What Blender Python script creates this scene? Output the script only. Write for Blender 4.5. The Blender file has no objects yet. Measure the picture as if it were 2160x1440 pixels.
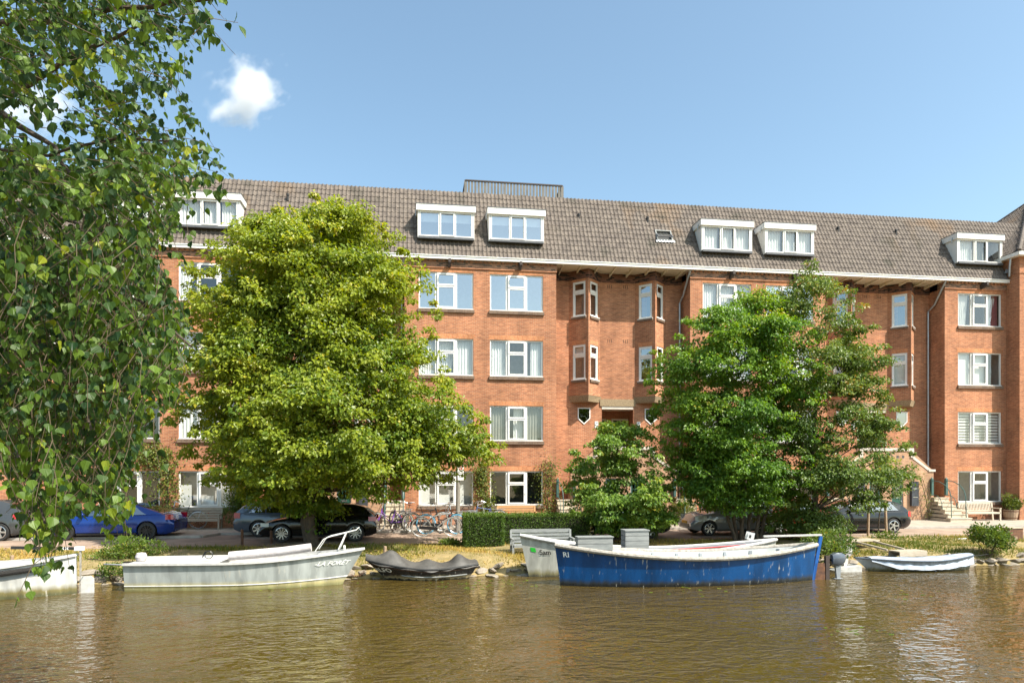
import bpy, bmesh, math, random
import numpy as np
from mathutils import Vector, Matrix
R = math.radians
random.seed(7)
rng = np.random.default_rng(7)
sc = bpy.context.scene
COL = sc.collection

# ---------------------------------------------------------------- camera
CAM = (0.0, -33.0, 2.6)
YAW = math.atan(1440/10260)
SN, CS = math.sin(YAW), math.cos(YAW)
cam_d = bpy.data.cameras.new('camera'); cam = bpy.data.objects.new('camera', cam_d); COL.objects.link(cam)
cam.location = CAM; cam.rotation_euler = (R(90), 0, -YAW)
cam_d.sensor_width = 36; cam_d.lens = 24.0; cam_d.shift_y = 273/2160
cam_d.clip_start = 0.1; cam_d.clip_end = 6000
sc.camera = cam
# ---------------------------------------------------------------- world, sun, exposure
SUN_AZ, SUN_EL = R(47), R(51)       # azimuth to the right of the facade's outward normal
SDIR = Vector((math.sin(SUN_AZ)*math.cos(SUN_EL), -math.cos(SUN_AZ)*math.cos(SUN_EL), math.sin(SUN_EL)))
W = bpy.data.worlds.new('World'); sc.world = W; W.use_nodes = True
wn = W.node_tree.nodes; wl = W.node_tree.links
bg = wn['Background']; sky = wn.new('ShaderNodeTexSky'); sky.sky_type = 'NISHITA'; sky.sun_disc = False
sky.sun_elevation = SUN_EL; sky.sun_rotation = math.atan2(SDIR.x, SDIR.y)
sky.air_density = 0.95; sky.dust_density = 2.2; sky.ozone_density = 0.55; sky.altitude = 0
tn = wn.new('ShaderNodeMix'); tn.data_type = 'RGBA'; tn.blend_type = 'MULTIPLY'; tn.inputs[0].default_value = 1; tn.inputs[7].default_value = (.91, 1.05, .98, 1)
wl.new(sky.outputs[0], tn.inputs[6]); hs0 = wn.new('ShaderNodeHueSaturation'); hs0.inputs['Saturation'].default_value = .96; wl.new(tn.outputs[2], hs0.inputs['Color']); wl.new(hs0.outputs[0], bg.inputs[0]); bg.inputs[1].default_value = 0.15
sun_d = bpy.data.lights.new('sun', 'SUN'); sun = bpy.data.objects.new('sun', sun_d); COL.objects.link(sun)
sun_d.energy = 5.0; sun_d.angle = R(0.5); sun_d.color = (1.0, 0.93, 0.82)
sun.rotation_euler = SDIR.to_track_quat('Z', 'Y').to_euler(); sun.location = (20, -40, 60)
vs = sc.view_settings; vs.view_transform = 'Standard'; vs.look = 'None'; vs.gamma = 1; vs.exposure = 0.88
vs.use_curve_mapping = False
cy = sc.cycles; cy.use_denoising = True; cy.max_bounces = 8; cy.transparent_max_bounces = 12
cy.caustics_reflective = False; cy.caustics_refractive = False; cy.sample_clamp_indirect = 6; cy.volume_bounces = 7

# ---------------------------------------------------------------- pixel helpers (a pixel gives a direction; distance from a plane)
def at_plane(x, y, Y):
    a = (x-1080)/1440; t = (Y-CAM[1])/(CS-a*SN)
    return Vector((t*(SN+a*CS), Y, CAM[2]+(993-y)/1440*t))
def at_ground(x, y, z):
    t = 1440*(CAM[2]-z)/(y-993); a = (x-1080)/1440
    return Vector((t*(SN+a*CS), CAM[1]+t*(CS-a*SN), z))
def at_depth(x, y, t):
    a = (x-1080)/1440
    return Vector((t*(SN+a*CS), CAM[1]+t*(CS-a*SN), CAM[2]+(993-y)/1440*t))

# ---------------------------------------------------------------- object helpers
def tag(o, label=None, cat=None, group=None, kind=None):
    if label: o['label'] = label
    if cat: o['category'] = cat
    if group: o['group'] = group
    if kind: o['kind'] = kind
    return o
def empty(name, loc=(0, 0, 0), rz=0, label=None, cat=None, group=None, parent=None, kind=None):
    o = bpy.data.objects.new(name, None); COL.objects.link(o); o.empty_display_size = 0.2
    o.location = loc; o.rotation_euler = (0, 0, rz)
    if parent: o.parent = parent
    return tag(o, label, cat, group, kind)
def link(name, me, parent=None, loc=(0, 0, 0), rot=(0, 0, 0), scale=(1, 1, 1)):
    o = bpy.data.objects.new(name, me); COL.objects.link(o)
    o.location = loc; o.rotation_euler = rot; o.scale = scale
    if parent: o.parent = parent
    return o
def copy_tree(o, parent=None):
    c = o.copy(); COL.objects.link(c)
    if parent: c.parent = parent
    for ch in list(o.children): copy_tree(ch, c)
    return c

class MB:
    """collects faces; build() makes one mesh object"""
    def __init__(s): s.v = []; s.f = []; s.m = []
    def face(s, pts, m=0):
        n = len(s.v); s.v += [tuple(p) for p in pts]; s.f.append(tuple(range(n, n+len(pts)))); s.m.append(m)
    def add(s, vs_, fs, m=0):
        n = len(s.v); s.v += [tuple(p) for p in vs_]
        s.f += [tuple(i+n for i in f) for f in fs]; s.m += [m]*len(fs)
    def box(s, x0, x1, y0, y1, z0, z1, m=0):
        if x0 > x1: x0, x1 = x1, x0
        if y0 > y1: y0, y1 = y1, y0
        if z0 > z1: z0, z1 = z1, z0
        s.add([(x0,y0,z0),(x1,y0,z0),(x1,y1,z0),(x0,y1,z0),(x0,y0,z1),(x1,y0,z1),(x1,y1,z1),(x0,y1,z1)],
              [(0,3,2,1),(4,5,6,7),(0,1,5,4),(1,2,6,5),(2,3,7,6),(3,0,4,7)], m)
    def beam(s, a, b, w, h, m=0, up=(0, 0, 1)):
        a = Vector(a); b = Vector(b); d = (b-a).normalized(); u = Vector(up)
        r = d.cross(u)
        if r.length < 1e-4: r = d.cross(Vector((0, 1, 0)))
        r.normalize(); u = r.cross(d)
        c = []
        for p in (a, b):
            for sx, sz in ((-1,-1),(1,-1),(1,1),(-1,1)): c.append(p+r*(sx*w/2)+u*(sz*h/2))
        s.add(c, [(0,1,2,3),(4,7,6,5),(0,4,5,1),(1,5,6,2),(2,6,7,3),(3,7,4,0)], m)
    def tube(s, pts, r, seg=8, m=0, cap=True, closed=False):
        pts = [Vector(p) for p in pts]; n = len(pts)
        rr = r if isinstance(r, (list, tuple)) else [r]*n
        base = len(s.v); t0 = None; nrm = None
        for i, p in enumerate(pts):
            if closed: t = (pts[(i+1) % n]-pts[i-1])
            else: t = (pts[min(i+1, n-1)]-pts[max(i-1, 0)])
            if t.length < 1e-9: t = Vector((0, 0, 1))
            t.normalize()
            if nrm is None:
                nrm = t.orthogonal().normalized()
            else:
                nrm = (nrm - t*nrm.dot(t))
                nrm = nrm.normalized() if nrm.length > 1e-6 else t.orthogonal().normalized()
            bi = t.cross(nrm)
            for k in range(seg):
                a = 2*math.pi*k/seg
                s.v.append(tuple(p+(nrm*math.cos(a)+bi*math.sin(a))*rr[i]))
        for i in range(n if closed else n-1):
            j = (i+1) % n
            for k in range(seg):
                k2 = (k+1) % seg
                s.f.append((base+i*seg+k, base+i*seg+k2, base+j*seg+k2, base+j*seg+k)); s.m.append(m)
        if cap and not closed:
            s.f.append(tuple(base+k for k in range(seg))[::-1]); s.m.append(m)
            s.f.append(tuple(base+(n-1)*seg+k for k in range(seg))); s.m.append(m)
    def lathe(s, prof, seg=20, m=0, axis='z', o=(0, 0, 0)):
        base = len(s.v)
        for (r, h) in prof:
            for k in range(seg):
                a = 2*math.pi*k/seg; c, q = r*math.cos(a), r*math.sin(a)
                p = (c, q, h) if axis == 'z' else ((c, h, q) if axis == 'y' else (h, c, q))
                s.v.append((p[0]+o[0], p[1]+o[1], p[2]+o[2]))
        for i in range(len(prof)-1):
            for k in range(seg):
                k2 = (k+1) % seg
                f = (base+i*seg+k, base+i*seg+k2, base+(i+1)*seg+k2, base+(i+1)*seg+k)
                s.f.append(f if axis != 'y' else f[::-1]); s.m.append(m)
    def prism(s, poly, z0, z1, m=0, plane='xz'):
        """poly in plane, extruded along the third axis from z0 to z1"""
        def P(p, h): return (p[0], h, p[1]) if plane == 'xz' else ((p[0], p[1], h) if plane == 'xy' else (h, p[0], p[1]))
        n = len(poly); b = len(s.v)
        s.v += [P(p, z0) for p in poly]+[P(p, z1) for p in poly]
        s.f.append(tuple(range(b, b+n))); s.f.append(tuple(range(b+2*n-1, b+n-1, -1))); s.m += [m, m]
        for i in range(n):
            j = (i+1) % n
            s.f.append((b+j, b+i, b+n+i, b+n+j)); s.m.append(m)
    def grid(s, rows, m=0, flip=False):
        b = len(s.v); nr = len(rows); nc = len(rows[0])
        for r_ in rows: s.v += [tuple(p) for p in r_]
        for i in range(nr-1):
            for j in range(nc-1):
                f = (b+i*nc+j, b+i*nc+j+1, b+(i+1)*nc+j+1, b+(i+1)*nc+j)
                s.f.append(f[::-1] if flip else f); s.m.append(m)
    def mesh(s, name, mats, smooth=False, uv=False, fix=False):
        me = bpy.data.meshes.new(name); me.from_pydata(s.v, [], s.f)
        if not isinstance(mats, (list, tuple)): mats = [mats]
        for m_ in mats: me.materials.append(m_)
        if len(mats) > 1: me.polygons.foreach_set('material_index', s.m)
        if fix:
            bm = bmesh.new(); bm.from_mesh(me); bmesh.ops.remove_doubles(bm, verts=bm.verts, dist=1e-5)
            bmesh.ops.recalc_face_normals(bm, faces=bm.faces); bm.to_mesh(me); bm.free()
        if uv:
            ul = me.uv_layers.new(name='UVMap'); data = []
            for p in me.polygons:
                n = p.normal
                if abs(n.z) > 0.75:
                    for vi in p.vertices: c = me.vertices[vi].co; data += [c.x, c.y]
                else:
                    l = math.hypot(n.x, n.y) or 1; tx, ty = -n.y/l, n.x/l
                    for vi in p.vertices: c = me.vertices[vi].co; data += [c.x*tx+c.y*ty, c.z]
            ul.data.foreach_set('uv', data)
        if smooth:
            me.polygons.foreach_set('use_smooth', [True]*len(me.polygons))
            if smooth != 'all':
                try: me.set_sharp_from_angle(angle=R(38))
                except Exception: pass
        me.update(); return me
    def build(s, name, mats, parent=None, loc=(0, 0, 0), rot=(0, 0, 0), **k):
        return link(name, s.mesh(name, mats, **k), parent, loc, rot)

def fast_mesh(name, verts, faces, mat, tint=None, smooth=False):
    me = bpy.data.meshes.new(name); n, k = faces.shape
    me.vertices.add(len(verts)); me.vertices.foreach_set('co', np.ascontiguousarray(verts, np.float32).ravel())
    me.loops.add(n*k); me.loops.foreach_set('vertex_index', np.ascontiguousarray(faces, np.int32).ravel())
    me.polygons.add(n); me.polygons.foreach_set('loop_start', np.arange(0, n*k, k, dtype=np.int32))
    me.polygons.foreach_set('loop_total', np.full(n, k, np.int32))
    if tint is not None:
        at = me.attributes.new('tint', 'FLOAT', 'FACE'); at.data.foreach_set('value', np.ascontiguousarray(tint, np.float32))
    me.materials.append(mat)
    if not smooth: me.shade_flat()
    if smooth: me.polygons.foreach_set('use_smooth', np.ones(n, bool))
    me.update(calc_edges=True); return me

def text_geo(body, size):
    cu = bpy.data.curves.new('txt', 'FONT'); cu.body = body; cu.size = size; cu.resolution_u = 3; cu.offset = size*.022
    o = bpy.data.objects.new('txt', cu); COL.objects.link(o)
    dg = bpy.context.evaluated_depsgraph_get(); me = o.evaluated_get(dg).to_mesh()
    v = [tuple(p.co) for p in me.vertices]; f = [tuple(p.vertices) for p in me.polygons]
    o.evaluated_get(dg).to_mesh_clear(); bpy.data.objects.remove(o); bpy.data.curves.remove(cu)
    return v, f

# ---------------------------------------------------------------- materials
def new_mat(name):
    m = bpy.data.materials.new(name); m.use_nodes = True
    nt = m.node_tree; return m, nt.nodes, nt.links, nt.nodes['Principled BSDF']
def spec(p, v):
    p.inputs['Specular IOR Level'].default_value = v
def solid(name, col, rough=0.6, metal=0.0, var=0.12, scale=6.0, bump=0.0, coat=0.0, sp=0.5, col2=None, stretch=(1, 1, 1), detail=4):
    m, n, l, p = new_mat(name)
    p.inputs['Roughness'].default_value = rough; p.inputs['Metallic'].default_value = metal; spec(p, sp)
    if coat: p.inputs['Coat Weight'].default_value = coat; p.inputs['Coat Roughness'].default_value = 0.04
    tc = n.new('ShaderNodeTexCoord'); mp = n.new('ShaderNodeMapping'); mp.inputs['Scale'].default_value = stretch
    l.new(tc.outputs['Object'], mp.inputs[0])
    no = n.new('ShaderNodeTexNoise'); no.inputs['Scale'].default_value = scale; no.inputs['Detail'].default_value = detail
    l.new(mp.outputs[0], no.inputs['Vector'])
    mr = n.new('ShaderNodeMapRange'); mr.inputs[1].default_value = .3; mr.inputs[2].default_value = .7
    l.new(no.outputs[0], mr.inputs[0])
    mx = n.new('ShaderNodeMix'); mx.data_type = 'RGBA'; l.new(mr.outputs[0], mx.inputs[0])
    a = col2 if col2 else tuple(c*(1-var) for c in col)
    b = col if col2 else tuple(min(1, c*(1+var)) for c in col)
    mx.inputs[6].default_value = (*a, 1); mx.inputs[7].default_value = (*b, 1)
    l.new(mx.outputs[2], p.inputs['Base Color'])
    if bump:
        bp = n.new('ShaderNodeBump'); bp.inputs['Strength'].default_value = 1; bp.inputs['Distance'].default_value = bump
        l.new(no.outputs[0], bp.inputs['Height']); l.new(bp.outputs[0], p.inputs['Normal'])
    return m
def brick(name, c1, c2, mortar, w=.215, h=.0655, swap=False, dark=None, mort=.006, varamt=.32):
    m, n, l, p = new_mat(name); p.inputs['Roughness'].default_value = .85; spec(p, .25)
    tc = n.new('ShaderNodeTexCoord'); vec = tc.outputs['UV']
    if swap:
        mp = n.new('ShaderNodeMapping'); mp.inputs['Rotation'].default_value = (0, 0, R(90)); l.new(vec, mp.inputs[0]); vec = mp.outputs[0]
    bt = n.new('ShaderNodeTexBrick'); l.new(vec, bt.inputs['Vector'])
    bt.inputs['Color1'].default_value = (*c1, 1); bt.inputs['Color2'].default_value = (*c2, 1); bt.inputs['Mortar'].default_value = (*mortar, 1)
    bt.inputs['Scale'].default_value = 1; bt.inputs['Mortar Size'].default_value = mort; bt.inputs['Mortar Smooth'].default_value = .3
    bt.inputs['Bias'].default_value = -.1; bt.inputs['Brick Width'].default_value = w; bt.inputs['Row Height'].default_value = h
    no = n.new('ShaderNodeTexNoise'); no.inputs['Scale'].default_value = .55; no.inputs['Detail'].default_value = 5
    l.new(tc.outputs['Object'], no.inputs['Vector'])
    n2 = n.new('ShaderNodeTexNoise'); n2.inputs['Scale'].default_value = 5.0; n2.inputs['Detail'].default_value = 3
    mp2 = n.new('ShaderNodeMapping'); mp2.inputs['Scale'].default_value = (1, 1, 3.2); l.new(tc.outputs['Object'], mp2.inputs[0]); l.new(mp2.outputs[0], n2.inputs['Vector'])
    n4 = n.new('ShaderNodeTexNoise'); n4.inputs['Scale'].default_value = 1.6; n4.inputs['Detail'].default_value = 4
    mp4 = n.new('ShaderNodeMapping'); mp4.inputs['Scale'].default_value = (1, 1, .16); l.new(tc.outputs['Object'], mp4.inputs[0]); l.new(mp4.outputs[0], n4.inputs['Vector'])
    ad0 = n.new('ShaderNodeMath'); ad0.operation = 'ADD'; l.new(no.outputs[0], ad0.inputs[0]); l.new(n2.outputs[0], ad0.inputs[1])
    ad = n.new('ShaderNodeMath'); ad.operation = 'ADD'; l.new(ad0.outputs[0], ad.inputs[0]); l.new(n4.outputs[0], ad.inputs[1])
    mr = n.new('ShaderNodeMapRange'); mr.inputs[1].default_value = 1.15; mr.inputs[2].default_value = 1.85
    mr.inputs[3].default_value = 1-varamt; mr.inputs[4].default_value = 1+varamt; l.new(ad.outputs[0], mr.inputs[0])
    hs = n.new('ShaderNodeHueSaturation'); l.new(bt.outputs['Color'], hs.inputs['Color']); l.new(mr.outputs[0], hs.inputs['Value'])
    out = hs.outputs[0]
    if dark:
        wn_ = n.new('ShaderNodeTexBrick'); l.new(vec, wn_.inputs['Vector'])
        wn_.inputs['Color1'].default_value = (0, 0, 0, 1); wn_.inputs['Color2'].default_value = (1, 1, 1, 1); wn_.inputs['Mortar'].default_value = (0, 0, 0, 1)
        wn_.inputs['Scale'].default_value = 1; wn_.inputs['Mortar Size'].default_value = mort; wn_.inputs['Brick Width'].default_value = w; wn_.inputs['Row Height'].default_value = h; wn_.inputs['Bias'].default_value = .0
        st = n.new('ShaderNodeMapRange'); st.inputs[1].default_value = .55; st.inputs[2].default_value = .7; l.new(wn_.outputs[0], st.inputs[0])
        mx = n.new('ShaderNodeMix'); mx.data_type = 'RGBA'; l.new(st.outputs[0], mx.inputs[0]); l.new(out, mx.inputs[6]); mx.inputs[7].default_value = (*dark, 1); out = mx.outputs[2]
    l.new(out, p.inputs['Base Color'])
    bp = n.new('ShaderNodeBump'); bp.inputs['Strength'].default_value = .6; bp.inputs['Distance'].default_value = .006; bp.invert = True
    l.new(bt.outputs['Fac'], bp.inputs['Height']); l.new(bp.outputs[0], p.inputs['Normal'])
    return m
def leafmat(name, c1, c2, c3=None, trans=.35, rough=.42, sp=.4):
    """leaf colour varies per leaf through the face attribute 'tint'"""
    m, n, l, p = new_mat(name); p.inputs['Roughness'].default_value = rough; spec(p, sp)
    at = n.new('ShaderNodeAttribute'); at.attribute_name = 'tint'
    cr = n.new('ShaderNodeValToRGB'); e = cr.color_ramp.elements
    e[0].color = (*c1, 1); e[1].color = (*c2, 1); e[1].position = .85 if c3 else 1
    if c3: x = e.new(1.0); x.color = (*c3, 1)
    l.new(at.outputs['Fac'], cr.inputs[0]); l.new(cr.outputs[0], p.inputs['Base Color'])
    tr = n.new('ShaderNodeBsdfTranslucent')
    hs = n.new('ShaderNodeHueSaturation'); hs.inputs['Value'].default_value = 1.7; hs.inputs['Hue'].default_value = .485; hs.inputs['Saturation'].default_value = 1.1
    l.new(cr.outputs[0], hs.inputs['Color']); l.new(hs.outputs[0], tr.inputs[0])
    mx = n.new('ShaderNodeMixShader'); mx.inputs[0].default_value = trans
    l.new(p.outputs[0], mx.inputs[1]); l.new(tr.outputs[0], mx.inputs[2]); l.new(mx.outputs[0], n['Material Output'].inputs[0])
    return m
def glass(name, refl=.3, tint=(.98, .99, .99), rough=.01):
    m, n, l, p = new_mat(name); n.remove(p)
    tr = n.new('ShaderNodeBsdfTransparent'); tr.inputs[0].default_value = (*tint, 1)
    gl = n.new('ShaderNodeBsdfGlossy'); gl.inputs['Roughness'].default_value = rough; gl.inputs[0].default_value = (.97, .98, 1, 1)
    fr = n.new('ShaderNodeLayerWeight'); fr.inputs[0].default_value = .5; pw = n.new('ShaderNodeMath'); pw.operation = 'POWER'; pw.inputs[1].default_value = 5; l.new(fr.outputs['Facing'], pw.inputs[0])
    mr = n.new('ShaderNodeMapRange'); mr.inputs[3].default_value = refl; mr.inputs[4].default_value = .95; l.new(pw.outputs[0], mr.inputs[0])
    # slight waviness of old panes
    tc = n.new('ShaderNodeTexCoord'); no = n.new('ShaderNodeTexNoise'); no.inputs['Scale'].default_value = .9; l.new(tc.outputs['Object'], no.inputs['Vector'])
    bp = n.new('ShaderNodeBump'); bp.inputs['Strength'].default_value = .5; bp.inputs['Distance'].default_value = .015; l.new(no.outputs[0], bp.inputs['Height']); l.new(bp.outputs[0], gl.inputs['Normal'])
    mx = n.new('ShaderNodeMixShader'); l.new(mr.outputs[0], mx.inputs[0]); l.new(tr.outputs[0], mx.inputs[1]); l.new(gl.outputs[0], mx.inputs[2])
    l.new(mx.outputs[0], n['Material Output'].inputs[0]); return m

M = {}
M['brick'] = brick('brick_wall', (.425, .172, .086), (.28, .105, .056), (.42, .32, .21))
M['brick_grey'] = brick('brick_stoop', (.42, .24, .14), (.34, .19, .12), (.45, .36, .26))
M['soldier'] = brick('brick_soldier', (.50, .20, .085), (.40, .15, .065), (.42, .30, .2), w=.215, h=.0655, swap=True)
M['frieze'] = brick('brick_frieze', (.36, .18, .11), (.30, .14, .09), (.36, .28, .2), dark=(.10, .065, .05))
M['frieze_dark'] = brick('brick_frieze_dark', (.17, .075, .05), (.13, .06, .045), (.1, .08, .07), dark=(.02, .015, .015))
M['sillbrick'] = brick('brick_sill', (.17, .11, .075), (.12, .08, .06), (.22, .18, .14), swap=True)
M['white'] = solid('white_paint', (.74, .73, .70), .45, var=.04)
M['cream'] = solid('cream_paint', (.66, .60, .48), .55, var=.06)
M['zinc'] = solid('zinc_metal', (.42, .44, .46), .45, .6, var=.12)
M['lead'] = solid('lead_flashing', (.10, .105, .115), .6, .2)
M['darkwood'] = solid('dark_wood', (.05, .035, .03), .7)
M['tile'] = solid('roof_tile', (.150, .123, .102), .78, var=.2, scale=1.3, col2=(.098, .080, .069), detail=8)
def tile_mat():
    m, n, l, p = new_mat('roof_tile_weathered'); p.inputs['Roughness'].default_value = .8; spec(p, .3)
    g = n.new('ShaderNodeNewGeometry')
    def nz(scale, det):
        t = n.new('ShaderNodeTexNoise'); t.inputs['Scale'].default_value = scale; t.inputs['Detail'].default_value = det; l.new(g.outputs['Position'], t.inputs['Vector']); return t.outputs[0]
    def mix(fac, lo, hi, a, b):
        mr = n.new('ShaderNodeMapRange'); mr.inputs[1].default_value = lo; mr.inputs[2].default_value = hi; l.new(fac, mr.inputs[0])
        mx = n.new('ShaderNodeMix'); mx.data_type = 'RGBA'; l.new(mr.outputs[0], mx.inputs[0])
        for k, q in ((6, a), (7, b)):
            if isinstance(q, tuple): mx.inputs[k].default_value = (*q, 1)
            else: l.new(q, mx.inputs[k])
        return mx.outputs[2]
    base = mix(nz(4.2, 3), .35, .65, (.098, .080, .069), (.165, .136, .113))
    base = mix(nz(.45, 5), .60, .78, base, (.20, .125, .07))      # lichen and rust-coloured patches
    base = mix(nz(.9, 6), .58, .72, base, (.075, .066, .052))     # darker moss
    l.new(base, p.inputs['Base Color']); return m
M['tile'] = tile_mat()
M['roofing'] = solid('roofing_felt', (.08, .08, .08), .9)
M['concrete'] = solid('pebbled_concrete', (.38, .29, .18), .95, scale=26, col2=(.20, .14, .08), bump=.02)
M['stone_trim'] = solid('stone_coping', (.56, .50, .43), .8, var=.12, scale=5)
M['step'] = solid('stone_step', (.50, .43, .33), .85, var=.15, scale=4)
M['interior'] = solid('room_plaster', (.42, .41, .38), .9)
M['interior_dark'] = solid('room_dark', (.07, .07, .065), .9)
M['glass'] = glass('window_glass', .13)
M['glass_blue'] = glass('window_glass_blue', .42, (.82, .88, .92))
M['curtain'] = solid('curtain_cloth', (.62, .63, .60), .9, var=.04)
M['curtain_grey'] = solid('curtain_grey_cloth', (.20, .205, .17), .9, var=.1)
M['curtain_pink'] = solid('curtain_red_cloth', (.20, .06, .07), .9)
M['green_paint'] = solid('green_door_paint', (.022, .075, .055), .35)
M['green_metal'] = solid('green_railing_paint', (.05, .11, .10), .45)
M['dark_box'] = solid('dark_grey_paint', (.045, .05, .06), .5)
M['black'] = solid('black_rubber', (.018, .018, .018), .6, var=.2)
M['blackgloss'] = solid('black_plastic', (.015, .015, .016), .3)
M['steel'] = solid('galvanised_steel', (.5, .5, .5), .35, .8)
M['chrome'] = solid('bright_alloy', (.62, .62, .63), .25, .9)
M['rust'] = solid('rusty_iron', (.17, .075, .035), .85, scale=9, col2=(.07, .035, .025), bump=.01)
M['bleached'] = solid('bleached_wood', (.47, .40, .31), .85, scale=5, col2=(.34, .28, .21), stretch=(1, 6, 6))
M['teak'] = solid('weathered_bench_wood', (.50, .44, .35), .8, scale=5, var=.15, stretch=(1, 6, 6))
M['greywood'] = solid('grey_wood', (.27, .28, .27), .8, scale=4, col2=(.18, .19, .19), stretch=(1, 6, 6))
M['railwood'] = solid('dark_weathered_wood', (.15, .14, .125), .8, var=.25, stretch=(1, 1, .3))
M['stakewood'] = solid('stake_wood', (.33, .23, .15), .85, scale=6, var=.25, stretch=(5, 5, 1))
M['bark'] = solid('bark', (.105, .078, .055), .95, scale=7, col2=(.045, .035, .028), stretch=(3, 3, .7), bump=.03)
M['twig'] = solid('twig_bark', (.085, .062, .035), .8)
M['red'] = solid('red_paint', (.55, .03, .025), .3)
M['yellow'] = solid('yellow_plate', (.75, .45, .03), .5)
M['lamp_red'] = solid('tail_lamp', (.45, .012, .015), .15, coat=.5)
M['lamp_clear'] = solid('head_lamp', (.62, .6, .52), .12, coat=.5)
M['carglass'] = glass('car_glass', .30, (.10, .13, .14))

# ================================================================ SETTING
WATER_Z = -0.70
BANK_Y = -11.55          # water line of the far bank
def struct(o): return tag(o, kind='structure')
# pavement and parking kerb line of the far quay
KERB = [(-60, -3.9), (-8.6, -3.9), (-8.2, -2.7), (22.2, -2.7), (22.6, -3.8), (60, -3.8)]
m, n, l, p = new_mat('clinker_paving'); p.inputs['Roughness'].default_value = .9; spec(p, .2)
tc = n.new('ShaderNodeTexCoord'); bt = n.new('ShaderNodeTexBrick'); l.new(tc.outputs['Object'], bt.inputs['Vector'])
bt.inputs['Color1'].default_value = (.37, .275, .21, 1); bt.inputs['Color2'].default_value = (.30, .22, .17, 1); bt.inputs['Mortar'].default_value = (.26, .20, .15, 1)
bt.inputs['Scale'].default_value = 1; bt.inputs['Brick Width'].default_value = .21; bt.inputs['Row Height'].default_value = .1; bt.inputs['Mortar Size'].default_value = .006
no = n.new('ShaderNodeTexNoise'); no.inputs['Scale'].default_value = .8; no.inputs['Detail'].default_value = 6; l.new(tc.outputs['Object'], no.inputs['Vector'])
mr = n.new('ShaderNodeMapRange'); mr.inputs[1].default_value = .3; mr.inputs[2].default_value = .7; mr.inputs[3].default_value = .72; mr.inputs[4].default_value = 1.2; l.new(no.outputs[0], mr.inputs[0])
hs = n.new('ShaderNodeHueSaturation'); l.new(bt.outputs[0], hs.inputs['Color']); l.new(mr.outputs[0], hs.inputs['Value']); l.new(hs.outputs[0], p.inputs['Base Color'])
M['road'] = m
M['pavement'] = solid('pavement_slab', (.34, .29, .235), .9, scale=2.5, var=.18, detail=8)
M['kerb'] = solid('kerb_stone', (.38, .35, .31), .85, scale=4, var=.15)
M['soil'] = solid('bank_soil', (.33, .24, .11), .95, scale=2.2, col2=(.17, .14, .055), bump=.05, detail=9)
M['earth'] = solid('plain_earth', (.12, .10, .07), .95, scale=.3)

mb = MB()                                   # land sheet to the horizon, behind and under the street
mb.face([(-3000, -7.2, -.13), (3000, -7.2, -.13), (3000, 3000, -.13), (-3000, 3000, -.13)])
struct(mb.build('ground', M['earth']))
mb = MB(); mb.face([(-80, -7.4, -.1), (80, -7.4, -.1), (80, 0.5, -.1), (-80, 0.5, -.1)])
struct(mb.build('road', M['road']))
mb = MB()
for (xa, ya), (xb, yb) in zip(KERB[:-1], KERB[1:]):
    mb.face([(xa, ya, 0), (xb, yb, 0), (xb, 3, 0), (xa, 3, 0)])
struct(mb.build('pavement', M['pavement']))
mb = MB()
for (xa, ya), (xb, yb) in zip(KERB[:-1], KERB[1:]):
    mb.beam((xa, ya-.06, -.045), (xb, yb-.06, -.045), .14, .1)
struct(mb.build('kerb', M['kerb']))

# grassy bank
def bank_z(x, y):
    s = (-7.3-y)/(7.3*0+(-7.3-BANK_Y))
    if s < 0: return -.11
    z = -.11-.26*s**1.4 if s < .84 else -.11-.26*.84**1.4-(s-.84)/.16*(.70-.11-.26*.84**1.4)*1.0
    return z
rows = []
ys = [-7.25, -7.6, -8.0, -8.4, -8.8, -9.2, -9.6, -10.0, -10.4, -10.8, -11.0, -11.2, -11.4, -11.6, -12.0, -12.8, -15]
xs = np.arange(-48, 48.1, .4)
for y in ys:
    r_ = []
    for x in xs:
        z = bank_z(x, max(y, BANK_Y))
        if y < BANK_Y: z = WATER_Z-(BANK_Y-y)*.75
        if -11 < y < -7.5: z += .035*math.sin(x*1.7+y*2)+.03*math.sin(x*.6-y*1.3)+random.uniform(-.02, .02)
        r_.append((x, y, z))
    rows.append(r_)
mb = MB(); mb.grid(rows, flip=True)
struct(mb.build('grass_bank', M['soil'], smooth='all'))
# near bank, under and behind the camera
mb = MB()
mb.grid([[(x, y, z) for x in (-3000, -60, -20, 0, 20, 60, 3000)] for y, z in ((-25.8, -2.2), (-26.6, -.75), (-27.2, -.25), (-28.5, -.05), (-36, 0), (-3000, 0))], flip=True)
struct(mb.build('near_bank', M['soil']))
# canal bed and water
mb = MB(); mb.face([(-3000, -40, -2.3), (3000, -40, -2.3), (3000, -10, -2.3), (-3000, -10, -2.3)]); struct(mb.build('canal_bed', M['earth']))
m, n, l, p = new_mat('canal_water')
p.inputs['Base Color'].default_value = (.066, .044, .009, 1); p.inputs['Roughness'].default_value = .02; p.inputs['IOR'].default_value = 1.62; spec(p, .6)
tc = n.new('ShaderNodeTexCoord')
def wnoise(scale, st, detail, dist, rot=0):
    mp = n.new('ShaderNodeMapping'); mp.inputs['Scale'].default_value = st; mp.inputs['Rotation'].default_value = (0, 0, rot); l.new(tc.outputs['Object'], mp.inputs[0])
    t = n.new('ShaderNodeTexNoise'); t.inputs['Scale'].default_value = scale; t.inputs['Detail'].default_value = detail; t.inputs['Distortion'].default_value = dist
    l.new(mp.outputs[0], t.inputs['Vector']); return t.outputs[0]
a = wnoise(2.7, (.6, 1.15, 1), 1.8, .9, R(16)); b = wnoise(7.5, (.8, 1.15, 1), 1.4, .7, R(-20)); c = wnoise(.25, (1, 1, 1), 2, 0)
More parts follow.
